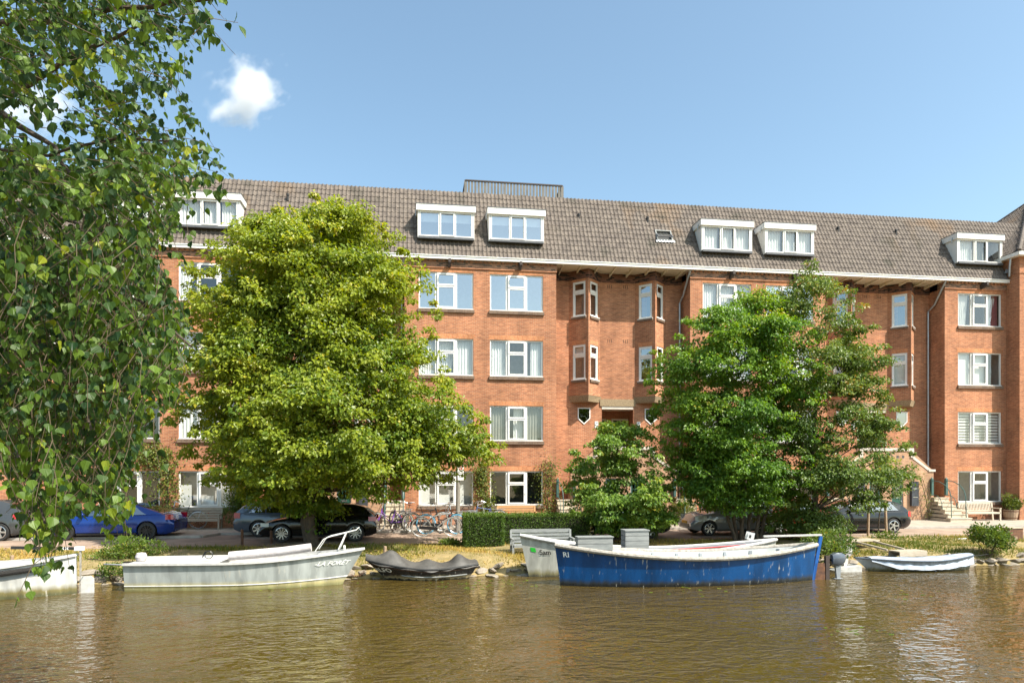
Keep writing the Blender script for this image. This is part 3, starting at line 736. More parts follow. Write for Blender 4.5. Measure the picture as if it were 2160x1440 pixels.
# ---- dormers
DST = {(-1, 0): 'sheer', (-1, 1): 'sheer', (0, 0): 'blue', (0, 1): 'blue', (1, 0): 'sheer', (1, 1): 'sheer', (2, 0): 'sides'}
for dx, k, i in dormers:
    y0 = .02; w = DW; st = DST[(k, i)]
    def roof_y(z): return EV.y+(z-EV.z)/ES.z*ES.y
    hz = DZ1-DZ0
    D = empty('dormer', (dx-w/2, y0, DZ0), parent=BLD)      # cheeks and flat top
    for s in (-1, 1):
        x0, x1 = (0, .06) if s < 0 else (w-.06, w)
        poly = [(0, 0), (0, hz), (roof_y(DZ1)-y0+.1, hz), (roof_y(DZ0)-y0+.1, 0)]
        mb = MB(); mb.prism(poly, x0, x1, plane='yz'); mb.build('cheek', M['white'], D)
    mb = MB(); mb.box(-.07, w+.07, -.09, roof_y(DZ1)-y0+.2, hz-.3, hz+.0); mb.build('fascia', M['white'], D)
    mb = MB(); mb.box(-.085, w+.085, -.105, roof_y(DZ1)-y0+.25, hz+.002, hz+.03); mb.build('flat_roof', M['lead'], D)
    mb = MB(); frame_boxes(mb, .07, w-.07, .05, hz-.3, .08, .0, .09)
    a, b = .38*w, .66*w
    for q in (a, b): mb.box(q-.045, q+.045, .0, .09, .13, hz-.38)
    mb.build('frame', M['white'], D)
    g = M['glass_blue'] if st == 'blue' else M['glass']
    for x0, x1 in ((.15, a-.045), (a+.045, b-.045), (b+.045, w-.15)):
        mb = MB(); mb.face([(x0, .05, .13), (x1, .05, .13), (x1, .05, hz-.38), (x0, .05, hz-.38)]); mb.build('pane', g, D)
    mb = MB(); frame_boxes(mb, a+.03, b-.03, .1, hz-.35, .055, -.03, .03); mb.build('sash', M['white'], D)
    mb = MB(); mb.box(.03, w-.03, -.1, .3, -.06, .045); mb.build('sill', M['lead'], D)
    mb = MB(); x0, x1, yb, z0, z1 = .08, w-.08, .9, .05, hz-.3
    mb.face([(x0,yb,z0),(x1,yb,z0),(x1,yb,z1),(x0,yb,z1)]); mb.face([(x0,.1,z0),(x0,yb,z0),(x0,yb,z1),(x0,.1,z1)]); mb.face([(x1,yb,z0),(x1,.1,z0),(x1,.1,z1),(x1,yb,z1)])
    mb.face([(x0,.1,z1),(x0,yb,z1),(x1,yb,z1),(x1,.1,z1)]); mb.face([(x0,yb,z0),(x0,.1,z0),(x1,.1,z0),(x1,yb,z0)]); mb.build('room', M['interior'], D)
    if st == 'sheer':
        for x0, x1 in ((.12, a-.1), (a+.1, b-.05), (b+.1, w-.12)): link('curtain', curtain_mesh(x0, x1, .1, hz-.32, .2, M['curtain'], seed=int(dx*9)), D)
    elif st == 'sides':
        link('curtain', curtain_mesh(.12, a, .1, hz-.32, .2, M['curtain'], seed=3), D); link('curtain', curtain_mesh(a+.1, b, .1, hz-.32, .25, M['curtain_grey'], seed=4), D)
    else: link('blind', blind_mesh(.12, w-.12, hz*.52, hz-.32, .2, M['curtain'], 2, 1), D)
    mb = MB(); mb.tube([(-.02, .25, hz-.15), (-.09, .25, hz-.2), (-.09, .28, hz-.45)], .03, 6); mb.build('rain_spout', M['zinc'], D)
# roof window
q = EV+ES*((14.68-EV.z)/ES.z); ang = math.atan2(ES.z, ES.y)
mb = MB(); frame_boxes(mb, -.43, .43, -.36, .36, .06, -.07, .05)
SKY = mb.build('roof_window', M['greywood'], BLD, (12.62, q.y, q.z), (ang-R(90), 0, 0))
SKY.rotation_euler = (-(R(90)-ang), 0, 0)
mb = MB(); mb.box(-.38, .38, .02, .04, -.32, .32); mb.build('shaft', M['interior_dark'], SKY)
mb = MB(); frame_boxes(mb, -.4, .4, -.33, .33, .05, -.02, .02); s_ = mb.build('sash', M['lead'], SKY, (0, -.10, .0), (R(-24), 0, 0))
mb = MB(); mb.box(-.35, .35, -.004, .004, -.28, .28); mb.build('pane', M['glass'], SKY, (0, -.10, .0), (R(-24), 0, 0))
mb = MB(); mb.grid([[(-.5+i*.05, -.09+.02*math.sin(i*2), -.37-j*.13) for i in range(21)] for j in (0, 1)]); mb.build('apron', M['zinc'], SKY, smooth='all')
# roof terrace railing behind the ridge
RT = empty('roof_terrace_railing', (0, 0, 16.7), parent=BLD)
xa, xb = at_plane(982, 400, 2.6).x, at_plane(1186, 400, 2.6).x; ya, yb = 2.6, 6.0; zt = 1.05
def rail_side(p0, p1, n_):
    p0 = Vector(p0); p1 = Vector(p1)
    mb = MB(); mb.beam(p0+Vector((0, 0, zt)), p1+Vector((0, 0, zt)), .1, .06); mb.build('rail', M['darkwood'], RT)
    for i in range(n_+1):
        q = p0.lerp(p1, i/n_); post = i % 6 == 0
        w_ = .14 if post else .115
        mb = MB(); mb.box(q.x-w_/2, q.x+w_/2, q.y-.02, q.y+.02, 0, zt-.03); mb.build('post' if post else 'slat', M['railwood'], RT)
rail_side((xa, ya, 0), (xb, ya, 0), 30); rail_side((xa, yb, 0), (xb, yb, 0), 24)
for x in (xa, xb):
    mb = MB(); mb.beam((x, ya, zt), (x, yb, zt), .1, .06); mb.build('rail', M['darkwood'], RT)
    for i in range(1, 12): 
        y = ya+(yb-ya)*i/12; mb = MB(); mb.box(x-.02, x+.02, y-.045, y+.045, 0, zt-.03); mb.build('slat', M['railwood'], RT)

# ================================================================ CORNER BUILDING at the right
CX, CY, CZ = 31.76, -.82, 14.15
CB = empty('corner_building', (CX, CY, 0), label='taller brick corner building with steep tiled hipped roof at the right edge', cat='building')
mb = MB(); mb.box(0, 12, 0, 10, 0, CZ-.16); mb.build('wall', M['brick'], CB, uv=True)
mb = MB(); mb.box(-.03, 12.03, -.03, 10.03, CZ-1.05, CZ-.95); mb.build('string_course', M['brick'], CB, uv=True)
mb = MB(); mb.box(-.32, 12.3, -.32, 10.3, CZ-.16, CZ+.03); mb.build('gutter', M['white'], CB)
A_ = [(-.3, -.3, CZ+.03), (12.3, -.3, CZ+.03), (12.3, 10.3, CZ+.03), (-.3, 10.3, CZ+.03)]; t1, t2 = (5.0, 4.4, CZ+4.7), (7.0, 4.4, CZ+4.7)
mb = MB(); mb.face([A_[0], A_[1], t2, t1]); mb.face([A_[3], A_[0], t1]); mb.face([A_[1], A_[2], t2]); mb.face([A_[2], A_[3], t1, t2]); CR = mb.build('roof', M['roofing'], CB)
def tile_slope(o0, ex, es_len_at, es, width, wmax, name):
    en = ex.cross(es); B_ = np.array([list(ex), list(es), list(en)]); out = []
    for r_ in range(int(es_len_at/TE)):
        lo_, hi_ = width(r_*TE)
        for c_ in range(int((hi_-lo_)/TW)): out.append((tv@B_)+np.array(o0+ex*(lo_+c_*TW)+es*(r_*TE)+en*.02))
    V = np.concatenate(out); F = np.concatenate([tf+i*len(tv) for i in range(len(out))])
    tag(link(name, fast_mesh(name, V, F, M['tile']), CR), kind='stuff')
def slope(a, b, top, lim=99):
    a = Vector(a); b = Vector(b); top = Vector(top); ex = (b-a).normalized(); v = top-a; up = v-ex*v.dot(ex); H = up.length; es = up.normalized()
    u = v.dot(ex); L_ = (b-a).length
    return a, ex, es, H, u, L_
a, ex, es, H, u, L_ = slope(A_[3], A_[0], t1)
tile_slope(a, ex, H-.2, es, lambda s: (u*s/H+.05, L_-(L_-u)*s/H-.2), 0, 'tile_field')
a, ex, es, H, u, L_ = slope(A_[0], A_[1], t1)
tile_slope(a, ex, H-.2, es, lambda s: (u*s/H+.05, L_*.6-(L_*.6-u)*s/H), 0, 'tile_field')
mb = MB(); mb.tube([Vector(A_[0])+Vector((0, 0, .04)), Vector(t1)+Vector((0, 0, .04))], .09, 8); mb.tube([Vector(A_[3])+Vector((0, 0, .04)), Vector(t1)+Vector((0, 0, .04))], .09, 8); mb.build('hip_tiles', M['tile'], CR)
# lead valley where the long roof meets it
mb = MB(); mb.beam((31.62, -.2, 13.3), (34.4, 1.85, 16.78), .22, .03, up=(-.6, -.5, .6)); mb.build('valley_flashing', M['zinc'], CB).location = (-CX, -CY, 0)
mb = MB(); mb.tube([(31.55, -.5, CZ-.1), (31.55, -.42, CZ-.6), (31.6, -.35, CZ-1.1)], .05, 8); mb.build('down_pipe', M['zinc'], CB).location = (-CX, -CY, 0)
mb = MB(); mb.box(.35, .75, -.03, -.002, 2.2, 2.85); mb.build('wall_plate', M['white'], CB)

# ================================================================ ENTRANCE STOOPS
def stoop(k, label):
    c = (E1+E0+PER*(2*k+1))/2
    S = empty('entrance_stoop', (c, 0, 0), label=label, cat='stoop', group='brick entrance stoops along the block')
    W2, F2 = 2.75, 1.5; zt, ze = 3.78, 2.62
    dops = [(.30, .98), (-.98, -.30)]
    # front wall: stepped parapet with door openings
    mb = MB(); yf = -.06
    wall_panel(mb, (-W2, yf), (1, 0), 2*W2, 0, ze-.02, [(a+W2, b+W2, 0, 2.25) for a, b in dops], dep=.14)
    mb.face([(-W2, yf, ze-.02), (W2, yf, ze-.02), (F2, yf, zt-.12), (-F2, yf, zt-.12)])
    mb.face([(W2, .2, ze-.02), (-W2, .2, ze-.02), (-F2, .2, zt-.12), (F2, .2, zt-.12)])
    for s in (-1, 1): mb.face([(s*W2, yf, 0), (s*W2, .2, 0), (s*W2, .2, ze), (s*W2, yf, ze)][::s])
    mb.build('wall', M['brick_grey'], S, uv=True)
    mb = MB(); mb.box(-F2-.06, F2+.06, yf-.05, .24, zt-.12, zt+.03)
    for s in (-1, 1):
        mb.box(s*(F2+.06), s*(F2-.12), yf-.06, .25, zt-.46, zt-.12)
        mb.beam((s*(F2-.02), .095, zt-.42), (s*(W2-.25), .095, ze+.02), .36, .13); mb.box(s*(W2-.32), s*(W2+.07), yf-.05, .24, ze-.05, ze+.07)
    mb.build('coping', M['stone_trim'], S)
    mb = MB()
    for i in range(7):
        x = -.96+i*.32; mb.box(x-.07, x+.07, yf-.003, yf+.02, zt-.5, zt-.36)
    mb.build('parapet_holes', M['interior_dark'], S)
    # landing and flights behind the parapet
    mb = MB(); mb.box(-F2, F2, .2, RD+.06, 2.2, 2.42); mb.build('landing', M['step'], S)
    for s in (-1, 1):
        n_ = 6
        for i in range(n_):                                   # steps out to the street
            z = .2*(i+1); y0 = -1.62+.27*i; xw = (2.62-.07*(3-min(i, 3)), 3.46+.05*(3-min(i, 3)))
            mb = MB(); mb.box(s*xw[0], s*xw[1], y0, RD-.02 if i == n_-1 else .0+.1, z-.2 if i else -.05, z-.05); mb.box(s*(xw[0]-.02), s*(xw[1]+.02), y0-.03, y0+.3, z-.05+.001, z)
            mb.build('step', M['step'], S)
        for i in range(6):                                    # inner flight up to the landing
            z = 1.2+.2*(i+1); x0 = 2.62-.2*i
            mb = MB(); mb.box(s*x0, s*(x0-.24), .22, RD-.02, .6, z); mb.build('step', M['step'], S)
        # curved iron railings
        for xr in (2.58, 3.42):
            mb = MB(); x = s*xr
            arc = [(x, -.15, 2.1)]+[(x, -.2-1.25*math.sin(t*math.pi/2), 2.1-.85*(1-math.cos(t*math.pi/2))) for t in (.25, .5, .75, 1)]+[(x, -1.48, .2)]
            mb.tube(arc, .022, 6)
            arc = [(x, -.15, 1.35)]+[(x, -.2-.65*math.sin(t*math.pi/2), 1.35-.5*(1-math.cos(t*math.pi/2))) for t in (.3, .6, 1)]+[(x, -.88, .5)]
            mb.tube(arc, .016, 6)
            mb.box(x-.06, x+.06, -.2, -.08, 1.3, 2.2); mb.tube([(x, -.14, 2.2), (x, -.14, 2.3)], [.05, .0], 6)
            mb.build('railing', M['green_metal'], S, smooth=True)
    # street-level doors
    for a, b in dops:
        dw = b-a; mb = MB(); frame_boxes(mb, 0, dw, 0, 2.24, .06, -.0, .07)
        D = mb.build('door_frame', M['zinc'], S, (a, yf+.06, 0))
        mb = MB(); mb.box(.06, dw-.06, .02, .05, .02, 1.3); mb.box(.06, dw-.06, .02, .05, 2.08, 2.19); mb.box(.06, .13, .02, .05, 1.3, 2.08); mb.box(dw-.13, dw-.06, .02, .05, 1.3, 2.08)
        mb.build('door', M['green_paint'], D)
        mb = MB(); mb.box(.13, dw-.13, .03, .04, 1.3, 2.08); mb.build('pane', M['carglass'], D)
        mb = MB()
        for q in (.33, .66): mb.box(.13+(dw-.26)*q-.012, .13+(dw-.26)*q+.012, .018, .03, 1.3, 2.08)
        mb.box(.13, dw-.13, .018, .03, 1.67, 1.7); mb.build('glazing_bar', M['green_paint'], D)
        mb = MB(); mb.box(dw*.3, dw*.7, .005, .02, 1.16, 1.23); mb.build('letter_plate', M['chrome'], D)
        mb = MB(); mb.lathe([(.0, -.05), (.03, -.045), (.03, -.02), (.012, 0)], 8, axis='y', o=(dw-.1, .02, 1.0)); mb.build('door_knob', M['chrome'], D)
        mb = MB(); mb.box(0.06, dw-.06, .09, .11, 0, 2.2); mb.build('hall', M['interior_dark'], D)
    # wall-mounted letter box cabinet
    for s in (1, -1):
        mb = MB(); mb.box(s*1.35, s*1.75, yf-.16, yf-.002, .75, 2.05); L_ = mb.build('letter_cabinet', M['dark_box'], S)
        mb = MB(); mb.box(s*1.42, s*1.68, yf-.166, yf-.15, 1.2, 1.24); mb.box(s*1.42, s*1.68, yf-.166, yf-.15, 1.65, 1.69); mb.build('letter_slot', M['chrome'], L_)
    return S
stoop(-1, 'brick entrance stoop behind the big lime tree and the bicycles')
stoop(0, 'brick entrance stoop behind the small round tree in the middle')
stoop(1, 'brick entrance stoop with green door and dark letter cabinet at the right')

# ================================================================ VEGETATION
def unit(a): return a/np.maximum(np.linalg.norm(a, axis=-1, keepdims=True), 1e-9)
def leaf_quads(name, C, A, N, L, Wd, tint, mat, parent=None, fold=.18, droop=.12):
    """one folded four-point leaf per row: base C, axis A, normal N"""
    A = unit(A); S = unit(np.cross(A, N)); N = np.cross(S, A); L = L[:, None]; Wd = Wd[:, None]
    mid = C+A*L*.45
    v = np.stack([C, mid+S*Wd*.5+N*Wd*fold, C+A*L-N*L*droop, mid-S*Wd*.5+N*Wd*fold], 1).reshape(-1, 3)
    i = np.arange(len(C))*4
    f = np.concatenate([np.stack([i, i+1, i+2], 1), np.stack([i, i+2, i+3], 1)])
    return link(name, fast_mesh(name, v, f, mat, np.concatenate([tint, tint])), parent)
def limb(mb, a, b, r0, r1, bend=.12, n_=6, seg=7):
    a = Vector(a); b = Vector(b); d = b-a; o1 = Vector((random.uniform(-1, 1), random.uniform(-1, 1), random.uniform(-.2, .8)))*d.length*bend
    pts = [a+d*t+o1*math.sin(t*math.pi)+Vector((random.uniform(-1, 1), random.uniform(-1, 1), 0))*d.length*.012 for t in [i/n_ for i in range(n_+1)]]
    mb.tube(pts, [r0+(r1-r0)*i/n_ for i in range(n_+1)], seg); return pts

def profile_tree(name, label, base, prof, mat, ncl, per, lsize, depth=.8, seed=1, trunk_r=.2, trunk_top=None, stems=1, cl_r=(.28, .6), group=None, inner=.35, nlimb=26, tint_top=.25, flat=.45, cat='tree', nlobe=0):
    r_ = np.random.default_rng(seed); bx, by, bz = base
    Z = []; XL_ = []; XR_ = []
    for (py, pl, pr) in prof:
        a = at_plane(pl, py, by); b = at_plane(pr, py, by); Z.append(a.z); XL_.append(a.x); XR_.append(b.x)
    o = np.argsort(Z); Z = np.array(Z)[o]; XL_ = np.array(XL_)[o]; XR_ = np.array(XR_)[o]
    T = empty(name, base, label=label, cat=cat, group=group)
    # boughs (lobes) set over the crown's outline, each carrying many small leaf pads; a thinner inner fill; and sprays that stick out
    zz = np.linspace(Z[0], Z[-1], 200); wa = np.interp(zz, Z, XR_)-np.interp(zz, Z, XL_); wa = np.maximum(wa, .05); pz = wa**1.2; pz /= pz.sum()
    def shell(k, r0, r1):
        z = r_.choice(zz, k, p=pz)+r_.uniform(-.1, .1, k); th = r_.uniform(0, 2*np.pi, k); rad = r_.uniform(r0, r1, k)
        xl = np.interp(z, Z, XL_); xr = np.interp(z, Z, XR_); return z, th, rad, (xl+xr)/2, (xr-xl)/2
    wmax = (XR_-XL_).max()/2; lobes = max(16, int(26*wmax*(Z[-1]-Z[0])/12)) if not nlobe else nlobe; lr = np.clip(wmax*.26, .3, 1.25)
    lz, lt, lra, lcx, la = shell(lobes, .72, 1.0); LR = lr*r_.uniform(.65, 1.2, lobes)
    lp = np.stack([lcx+np.cos(lt)*np.maximum(la*lra-LR*.85, 0), by+np.sin(lt)*depth*np.maximum(la*lra-LR*.5, 0), lz], 1)
    n1 = int(ncl*.68); n2 = int(ncl*.22); n3 = ncl-n1-n2
    w = r_.choice(lobes, n1, p=LR**2/(LR**2).sum()); u = unit(r_.normal(size=(n1, 3))); u[:, 2] = np.abs(u[:, 2])*np.where(r_.uniform(size=n1) < .75, 1, -1)
    c1 = lp[w]+u*(LR[w]*r_.uniform(.55, 1.0, n1))[:, None]*np.array([1, 1, .72]); t1 = np.arctan2(u[:, 1]*.6+np.sin(lt[w]), u[:, 0]*.6+np.cos(lt[w]))
    z2, th2, ra2, cx2, a2 = shell(n2, .1, .82); c2 = np.stack([cx2+np.cos(th2)*a2*ra2, by+np.sin(th2)*a2*ra2*depth, z2], 1)
    z3, th3, ra3, cx3, a3 = shell(n3, .97, 1.07); c3 = np.stack([cx3+np.cos(th3)*a3*ra3, by+np.sin(th3)*a3*ra3*depth, z3+r_.uniform(-.1, .25, n3)], 1)
    cen = np.concatenate([c1, c2, c3]); th = np.concatenate([t1, th2, th3]); z = cen[:, 2]
    cr = r_.uniform(cl_r[0], cl_r[1], ncl)*np.concatenate([np.ones(n1+n2), np.full(n3, .6)])
    out = unit(np.stack([np.cos(th), np.sin(th)*1.1, np.full(ncl, .35)], 1))
    n = ncl*per; idx = np.repeat(np.arange(ncl), per)
    # leaves sit on a flattened, drooping pad
    u = unit(r_.normal(size=(n, 3))); rr = r_.uniform(.25, 1, n)**.6
    off = u*rr[:, None]*cr[idx][:, None]; off[:, 2] *= flat
    hor = np.hypot(off[:, 0], off[:, 1]); off[:, 2] -= .35*hor**2/np.maximum(cr[idx], .1)
    C = cen[idx]+off
    nrm = unit(np.array([0, 0, .55])+np.array(SDIR)*.6+out[idx]*.5+r_.normal(size=(n, 3))*.5)
    ax = unit(off*np.array([1, 1, .3])+out[idx]*.35*cr[idx][:, None]+np.array([0, 0, -.28])+r_.normal(size=(n, 3))*.25)
    L = lsize*r_.uniform(.7, 1.3, n)
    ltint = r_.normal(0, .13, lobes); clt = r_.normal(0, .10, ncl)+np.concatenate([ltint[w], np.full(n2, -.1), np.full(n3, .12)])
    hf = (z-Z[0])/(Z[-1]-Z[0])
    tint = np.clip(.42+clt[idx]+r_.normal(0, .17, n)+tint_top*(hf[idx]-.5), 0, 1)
    cr_o = leaf_quads('crown', C-np.array(base), ax, nrm, L, L*r_.uniform(.55, .8, n), tint, mat, T); tag(cr_o, kind='stuff')
    mb = MB(); random.seed(seed); tt = trunk_top if trunk_top else bz+(Z[-1]-bz)*.8
    tops = []
    for s in range(stems):
        if stems == 1: b0 = Vector((0, 0, -.15)); tp = Vector((np.interp(tt, Z, (XL_+XR_)/2)-bx, 0, tt-bz))
        else:
            q = (s+.5)/stems*2-1; b0 = Vector((q*.55, random.uniform(-.3, .3), -.15)); tp = Vector((q*1.9+random.uniform(-.2, .2), random.uniform(-1, 1), (tt-bz)*random.uniform(.75, 1)))
        tops.append(limb(mb, b0, tp, trunk_r, trunk_r*.18, .03, 10, 9))
    mb2 = MB()
    tr = mb.build('trunk', M['bark'], T, smooth=True)
    sel = r_.choice(ncl, min(nlimb, ncl), replace=False)
    for i in sel:
        tgt = Vector(cen[i]-np.array(base)); pts = random.choice(tops)
        k = min(range(len(pts)), key=lambda j: abs(pts[j].z-(tgt.z-.55*math.hypot(tgt.x-pts[j].x, tgt.y-pts[j].y)-.2))); k = max(k, 2)
        limb(mb2, pts[k], tgt, trunk_r*.30*(1-k/14), .012, .08, 6, 5)
    mb2.build('limbs', M['bark'], T, smooth=True)
    return T
M['lime'] = leafmat('lime_leaf', (.085, .155, .014), (.295, .335, .030), (.43, .37, .045), trans=.38)
M['horn'] = leafmat('hornbeam_leaf', (.052, .135, .016), (.18, .30, .028), (.30, .29, .03), trans=.36)
M['horn2'] = leafmat('tall_tree_leaf', (.058, .115, .020), (.175, .235, .040), (.34, .22, .035), trans=.32, rough=.42, sp=.4)
M['cherry'] = leafmat('small_tree_leaf', (.066, .145, .020), (.215, .315, .045), (.34, .31, .05), trans=.34, rough=.44, sp=.4)
M['bush'] = leafmat('bush_leaf', (.05, .105, .015), (.16, .22, .03), (.27, .25, .04), trans=.32)
M['vine'] = leafmat('vine_leaf', (.06, .10, .015), (.17, .20, .03), (.30, .20, .04), trans=.3)
M['hedge'] = leafmat('hedge_leaf', (.03, .07, .010), (.12, .20, .02), (.15, .13, .03), trans=.2, rough=.5)
M['grass'] = leafmat('grass_blade', (.10, .14, .02), (.42, .32, .08), (.50, .34, .11), trans=.25, rough=.6, sp=.2)

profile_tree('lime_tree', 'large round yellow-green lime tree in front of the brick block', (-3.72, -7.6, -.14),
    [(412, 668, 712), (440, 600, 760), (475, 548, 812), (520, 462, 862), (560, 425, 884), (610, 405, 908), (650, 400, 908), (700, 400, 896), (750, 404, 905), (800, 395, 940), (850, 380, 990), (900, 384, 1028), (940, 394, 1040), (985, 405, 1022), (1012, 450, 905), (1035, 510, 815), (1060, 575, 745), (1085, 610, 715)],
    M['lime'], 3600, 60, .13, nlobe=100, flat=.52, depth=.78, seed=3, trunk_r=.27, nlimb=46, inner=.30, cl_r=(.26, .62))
profile_tree('multi_stem_tree', 'bright green many-stemmed tree behind the blue boat, left of the taller tree', (12.6, -8.3, -.2),
    [(632, 1555, 1625), (655, 1470, 1655), (690, 1425, 1705), (740, 1395, 1715), (790, 1378, 1715), (830, 1394, 1712), (880, 1394, 1710), (940, 1396, 1708), (1000, 1415, 1715), (1040, 1445, 1680), (1068, 1490, 1640)],
    M['horn'], 1800, 56, .11, depth=.75, seed=11, trunk_r=.075, stems=7, trunk_top=5.6, nlimb=34, inner=.25, cl_r=(.24, .55))
profile_tree('tall_tree', 'tall dark green tree with orange-tinged top right of the many-stemmed tree', (15.35, -8.5, -.22),
    [(557, 1722, 1742), (590, 1668, 1775), (630, 1622, 1800), (680, 1618, 1818), (730, 1612, 1850), (790, 1610, 1856), (850, 1615, 1868), (910, 1625, 1885), (960, 1630, 1900), (1000, 1630, 1900), (1050, 1620, 1875), (1090, 1600, 1815), (1115, 1630, 1775)],
    M['horn2'], 1250, 52, .104, depth=.8, seed=21, trunk_r=.13, trunk_top=6.8, nlimb=40, inner=.2, cl_r=(.2, .5), tint_top=.32)
profile_tree('small_tree', 'small round leafy tree between the hedge and the many-stemmed tree', (8.75, -7.8, -.15),
    [(893, 1290, 1325), (918, 1240, 1370), (948, 1218, 1402), (980, 1205, 1428), (1020, 1196, 1440), (1060, 1198, 1440), (1090, 1225, 1420), (1112, 1270, 1400)],
    M['cherry'], 560, 48, .12, depth=.85, seed=31, trunk_r=.09, trunk_top=2.0, nlimb=22, inner=.2, cl_r=(.22, .42))
# clipped dark conifer beside it and low shrubs
def shrub(name, label, base, rx, ry, h, mat, n, lsize, seed, cat='shrub', group=None, stems=7, upright=.4, lean=(0, 0)):
    r_ = np.random.default_rng(seed); T = empty(name, base, label=label, cat=cat, group=group)
    u = unit(r_.normal(size=(n, 3))); rr = r_.uniform(.15, 1, n)**.5
    k = 14; ce = unit(r_.normal(size=(k, 3)))*r_.uniform(.3, .75, (k, 1)); w = r_.integers(0, k, n)
    P = ce[w]+u*rr[:, None]*.42
    C = np.stack([P[:, 0]*rx+lean[0]*(P[:, 2]+1), P[:, 1]*ry+lean[1]*(P[:, 2]+1), (P[:, 2]*.5+.5)*h], 1); C[:, 2] = np.maximum(C[:, 2], .02)
    ax = unit(u+np.array([0, 0, upright])+r_.normal(size=(n, 3))*.4); nr = unit(np.array([0, -.3, .8])+r_.normal(size=(n, 3))*.6)
    L = lsize*r_.uniform(.7, 1.3, n); tint = np.clip(.4+.2*r_.normal(size=k)[w]+r_.normal(0, .16, n)+.2*P[:, 2], 0, 1)
    tag(leaf_quads('foliage', C, ax, nr, L, L*.55, tint, mat, T), kind='stuff')
    mb = MB(); random.seed(seed)
    for i in range(stems):
        q = C[r_.integers(0, n)]; limb(mb, (q[0]*.1, q[1]*.1, -.08), q, .018, .005, .1, 5, 5)
    mb.build('stems', M['twig'], T); return T
shrub('bank_bush', 'loose green bush on the bank in front of the pale bench', tuple(at_ground(2085, 1168, -.36)), .95, .6, 1.25, M['bush'], 2600, .10, 41)
shrub('bank_bush', 'leafy bramble bush on the bank between the two left boats', tuple(at_ground(262, 1190, -.4)), 1.2, .6, .95, M['bush'], 2200, .085, 42)
shrub('weed_clump', 'low dark weeds hanging over the stones beside the white boat', tuple(at_ground(245, 1222, -.6)), .55, .4, .6, M['bush'], 700, .07, 43)
shrub('front_garden_bush', 'round light green bush against the wall beside the grey estate car', (-8.0, -.75, 0), .75, .6, 2.05, M['bush'], 3200, .08, 44)
shrub('clipped_conifer', 'narrow dark clipped conifer under the small round tree', tuple(at_ground(1386, 1140, -.12)), .32, .3, 1.5, M['hedge'], 2200, .06, 45)
shrub('front_garden_bush', 'low yellow-green bush by the wall left of the silver hatchback', (13.0, -1.0, 0), .65, .45, 1.3, M['vine'], 1600, .08, 46)
shrub('weed_clump', 'small green weeds at the foot of the hedge above the black dinghy', tuple(at_ground(955, 1152, -.2)), .8, .35, .38, M['bush'], 700, .08, 47)
shrub('weed_clump', 'green weeds at the foot of the tree stakes', tuple(at_ground(1868, 1140, -.2)), .9, .3, .42, M['bush'], 600, .07, 48)
shrub('waterside_bush', 'dark bush at the water behind the stern of the blue boat', tuple(at_ground(1748, 1188, -.42)), .95, .6, 1.2, M['horn2'], 2600, .085, 49)
# climbers on the facade
def climber(label, pts, mat, n, lsize, seed, Y=-.12, r=.35):
    r_ = np.random.default_rng(seed); pts = [at_plane(x, y, Y) for x, y in pts]; base = Vector((pts[0].x, Y, 0)); T = empty('climbing_plant', base, label=label, cat='climber', group='climbing plants on the facade')
    P = np.array([list(q-base) for q in pts]); t = r_.uniform(0, len(P)-1.001, n); i = t.astype(int); f = (t-i)[:, None]
    C = P[i]*(1-f)+P[i+1]*f+r_.normal(size=(n, 3))*np.array([r, .12, r*.8]); C[:, 1] = np.minimum(C[:, 1], .08)
    ax = unit(r_.normal(size=(n, 3))*.6+np.array([0, -.3, -.8])); nr = unit(r_.normal(size=(n, 3))*.5+np.array([.2, -1, .4])); L = lsize*r_.uniform(.7, 1.3, n)
    tag(leaf_quads('foliage', C, ax, nr, L, L*.7, np.clip(r_.normal(.5, .25, n), 0, 1), mat, T), kind='stuff')
    mb = MB(); mb.tube([Vector(q)+Vector((random.uniform(-.06, .06), .05, 0)) for q in P], [.03]+[.018]*(len(P)-1), 5)
    mb.tube([Vector(q)+Vector((random.uniform(-.1, .1)+.05, .03, 0)) for q in P], [.02]+[.012]*(len(P)-1), 5); mb.build('stems', M['twig'], T)
climber('bushy climber over a dark doorway left of the lime tree', [(355, 1085), (352, 1010), (345, 960), (320, 955), (300, 975)], M['vine'], 1700, .10, 51, r=.34)
climber('yellow-green climber between the two ground floor windows behind the bicycles', [(1030, 1080), (1022, 1045), (1015, 1005), (1018, 985)], M['vine'], 1500, .085, 52, r=.24)
climber('thin climber beside the ground floor window above the hedge', [(1160, 1085), (1155, 1040), (1158, 1000), (1165, 975)], M['vine'], 800, .08, 53, r=.3)
climber('mostly bare climber with pale stems around the green door', [(1962, 1095), (1955, 1050), (1945, 1010), (1925, 998), (1890, 990)], M['vine'], 420, .07, 54, Y=-.3, r=.22)

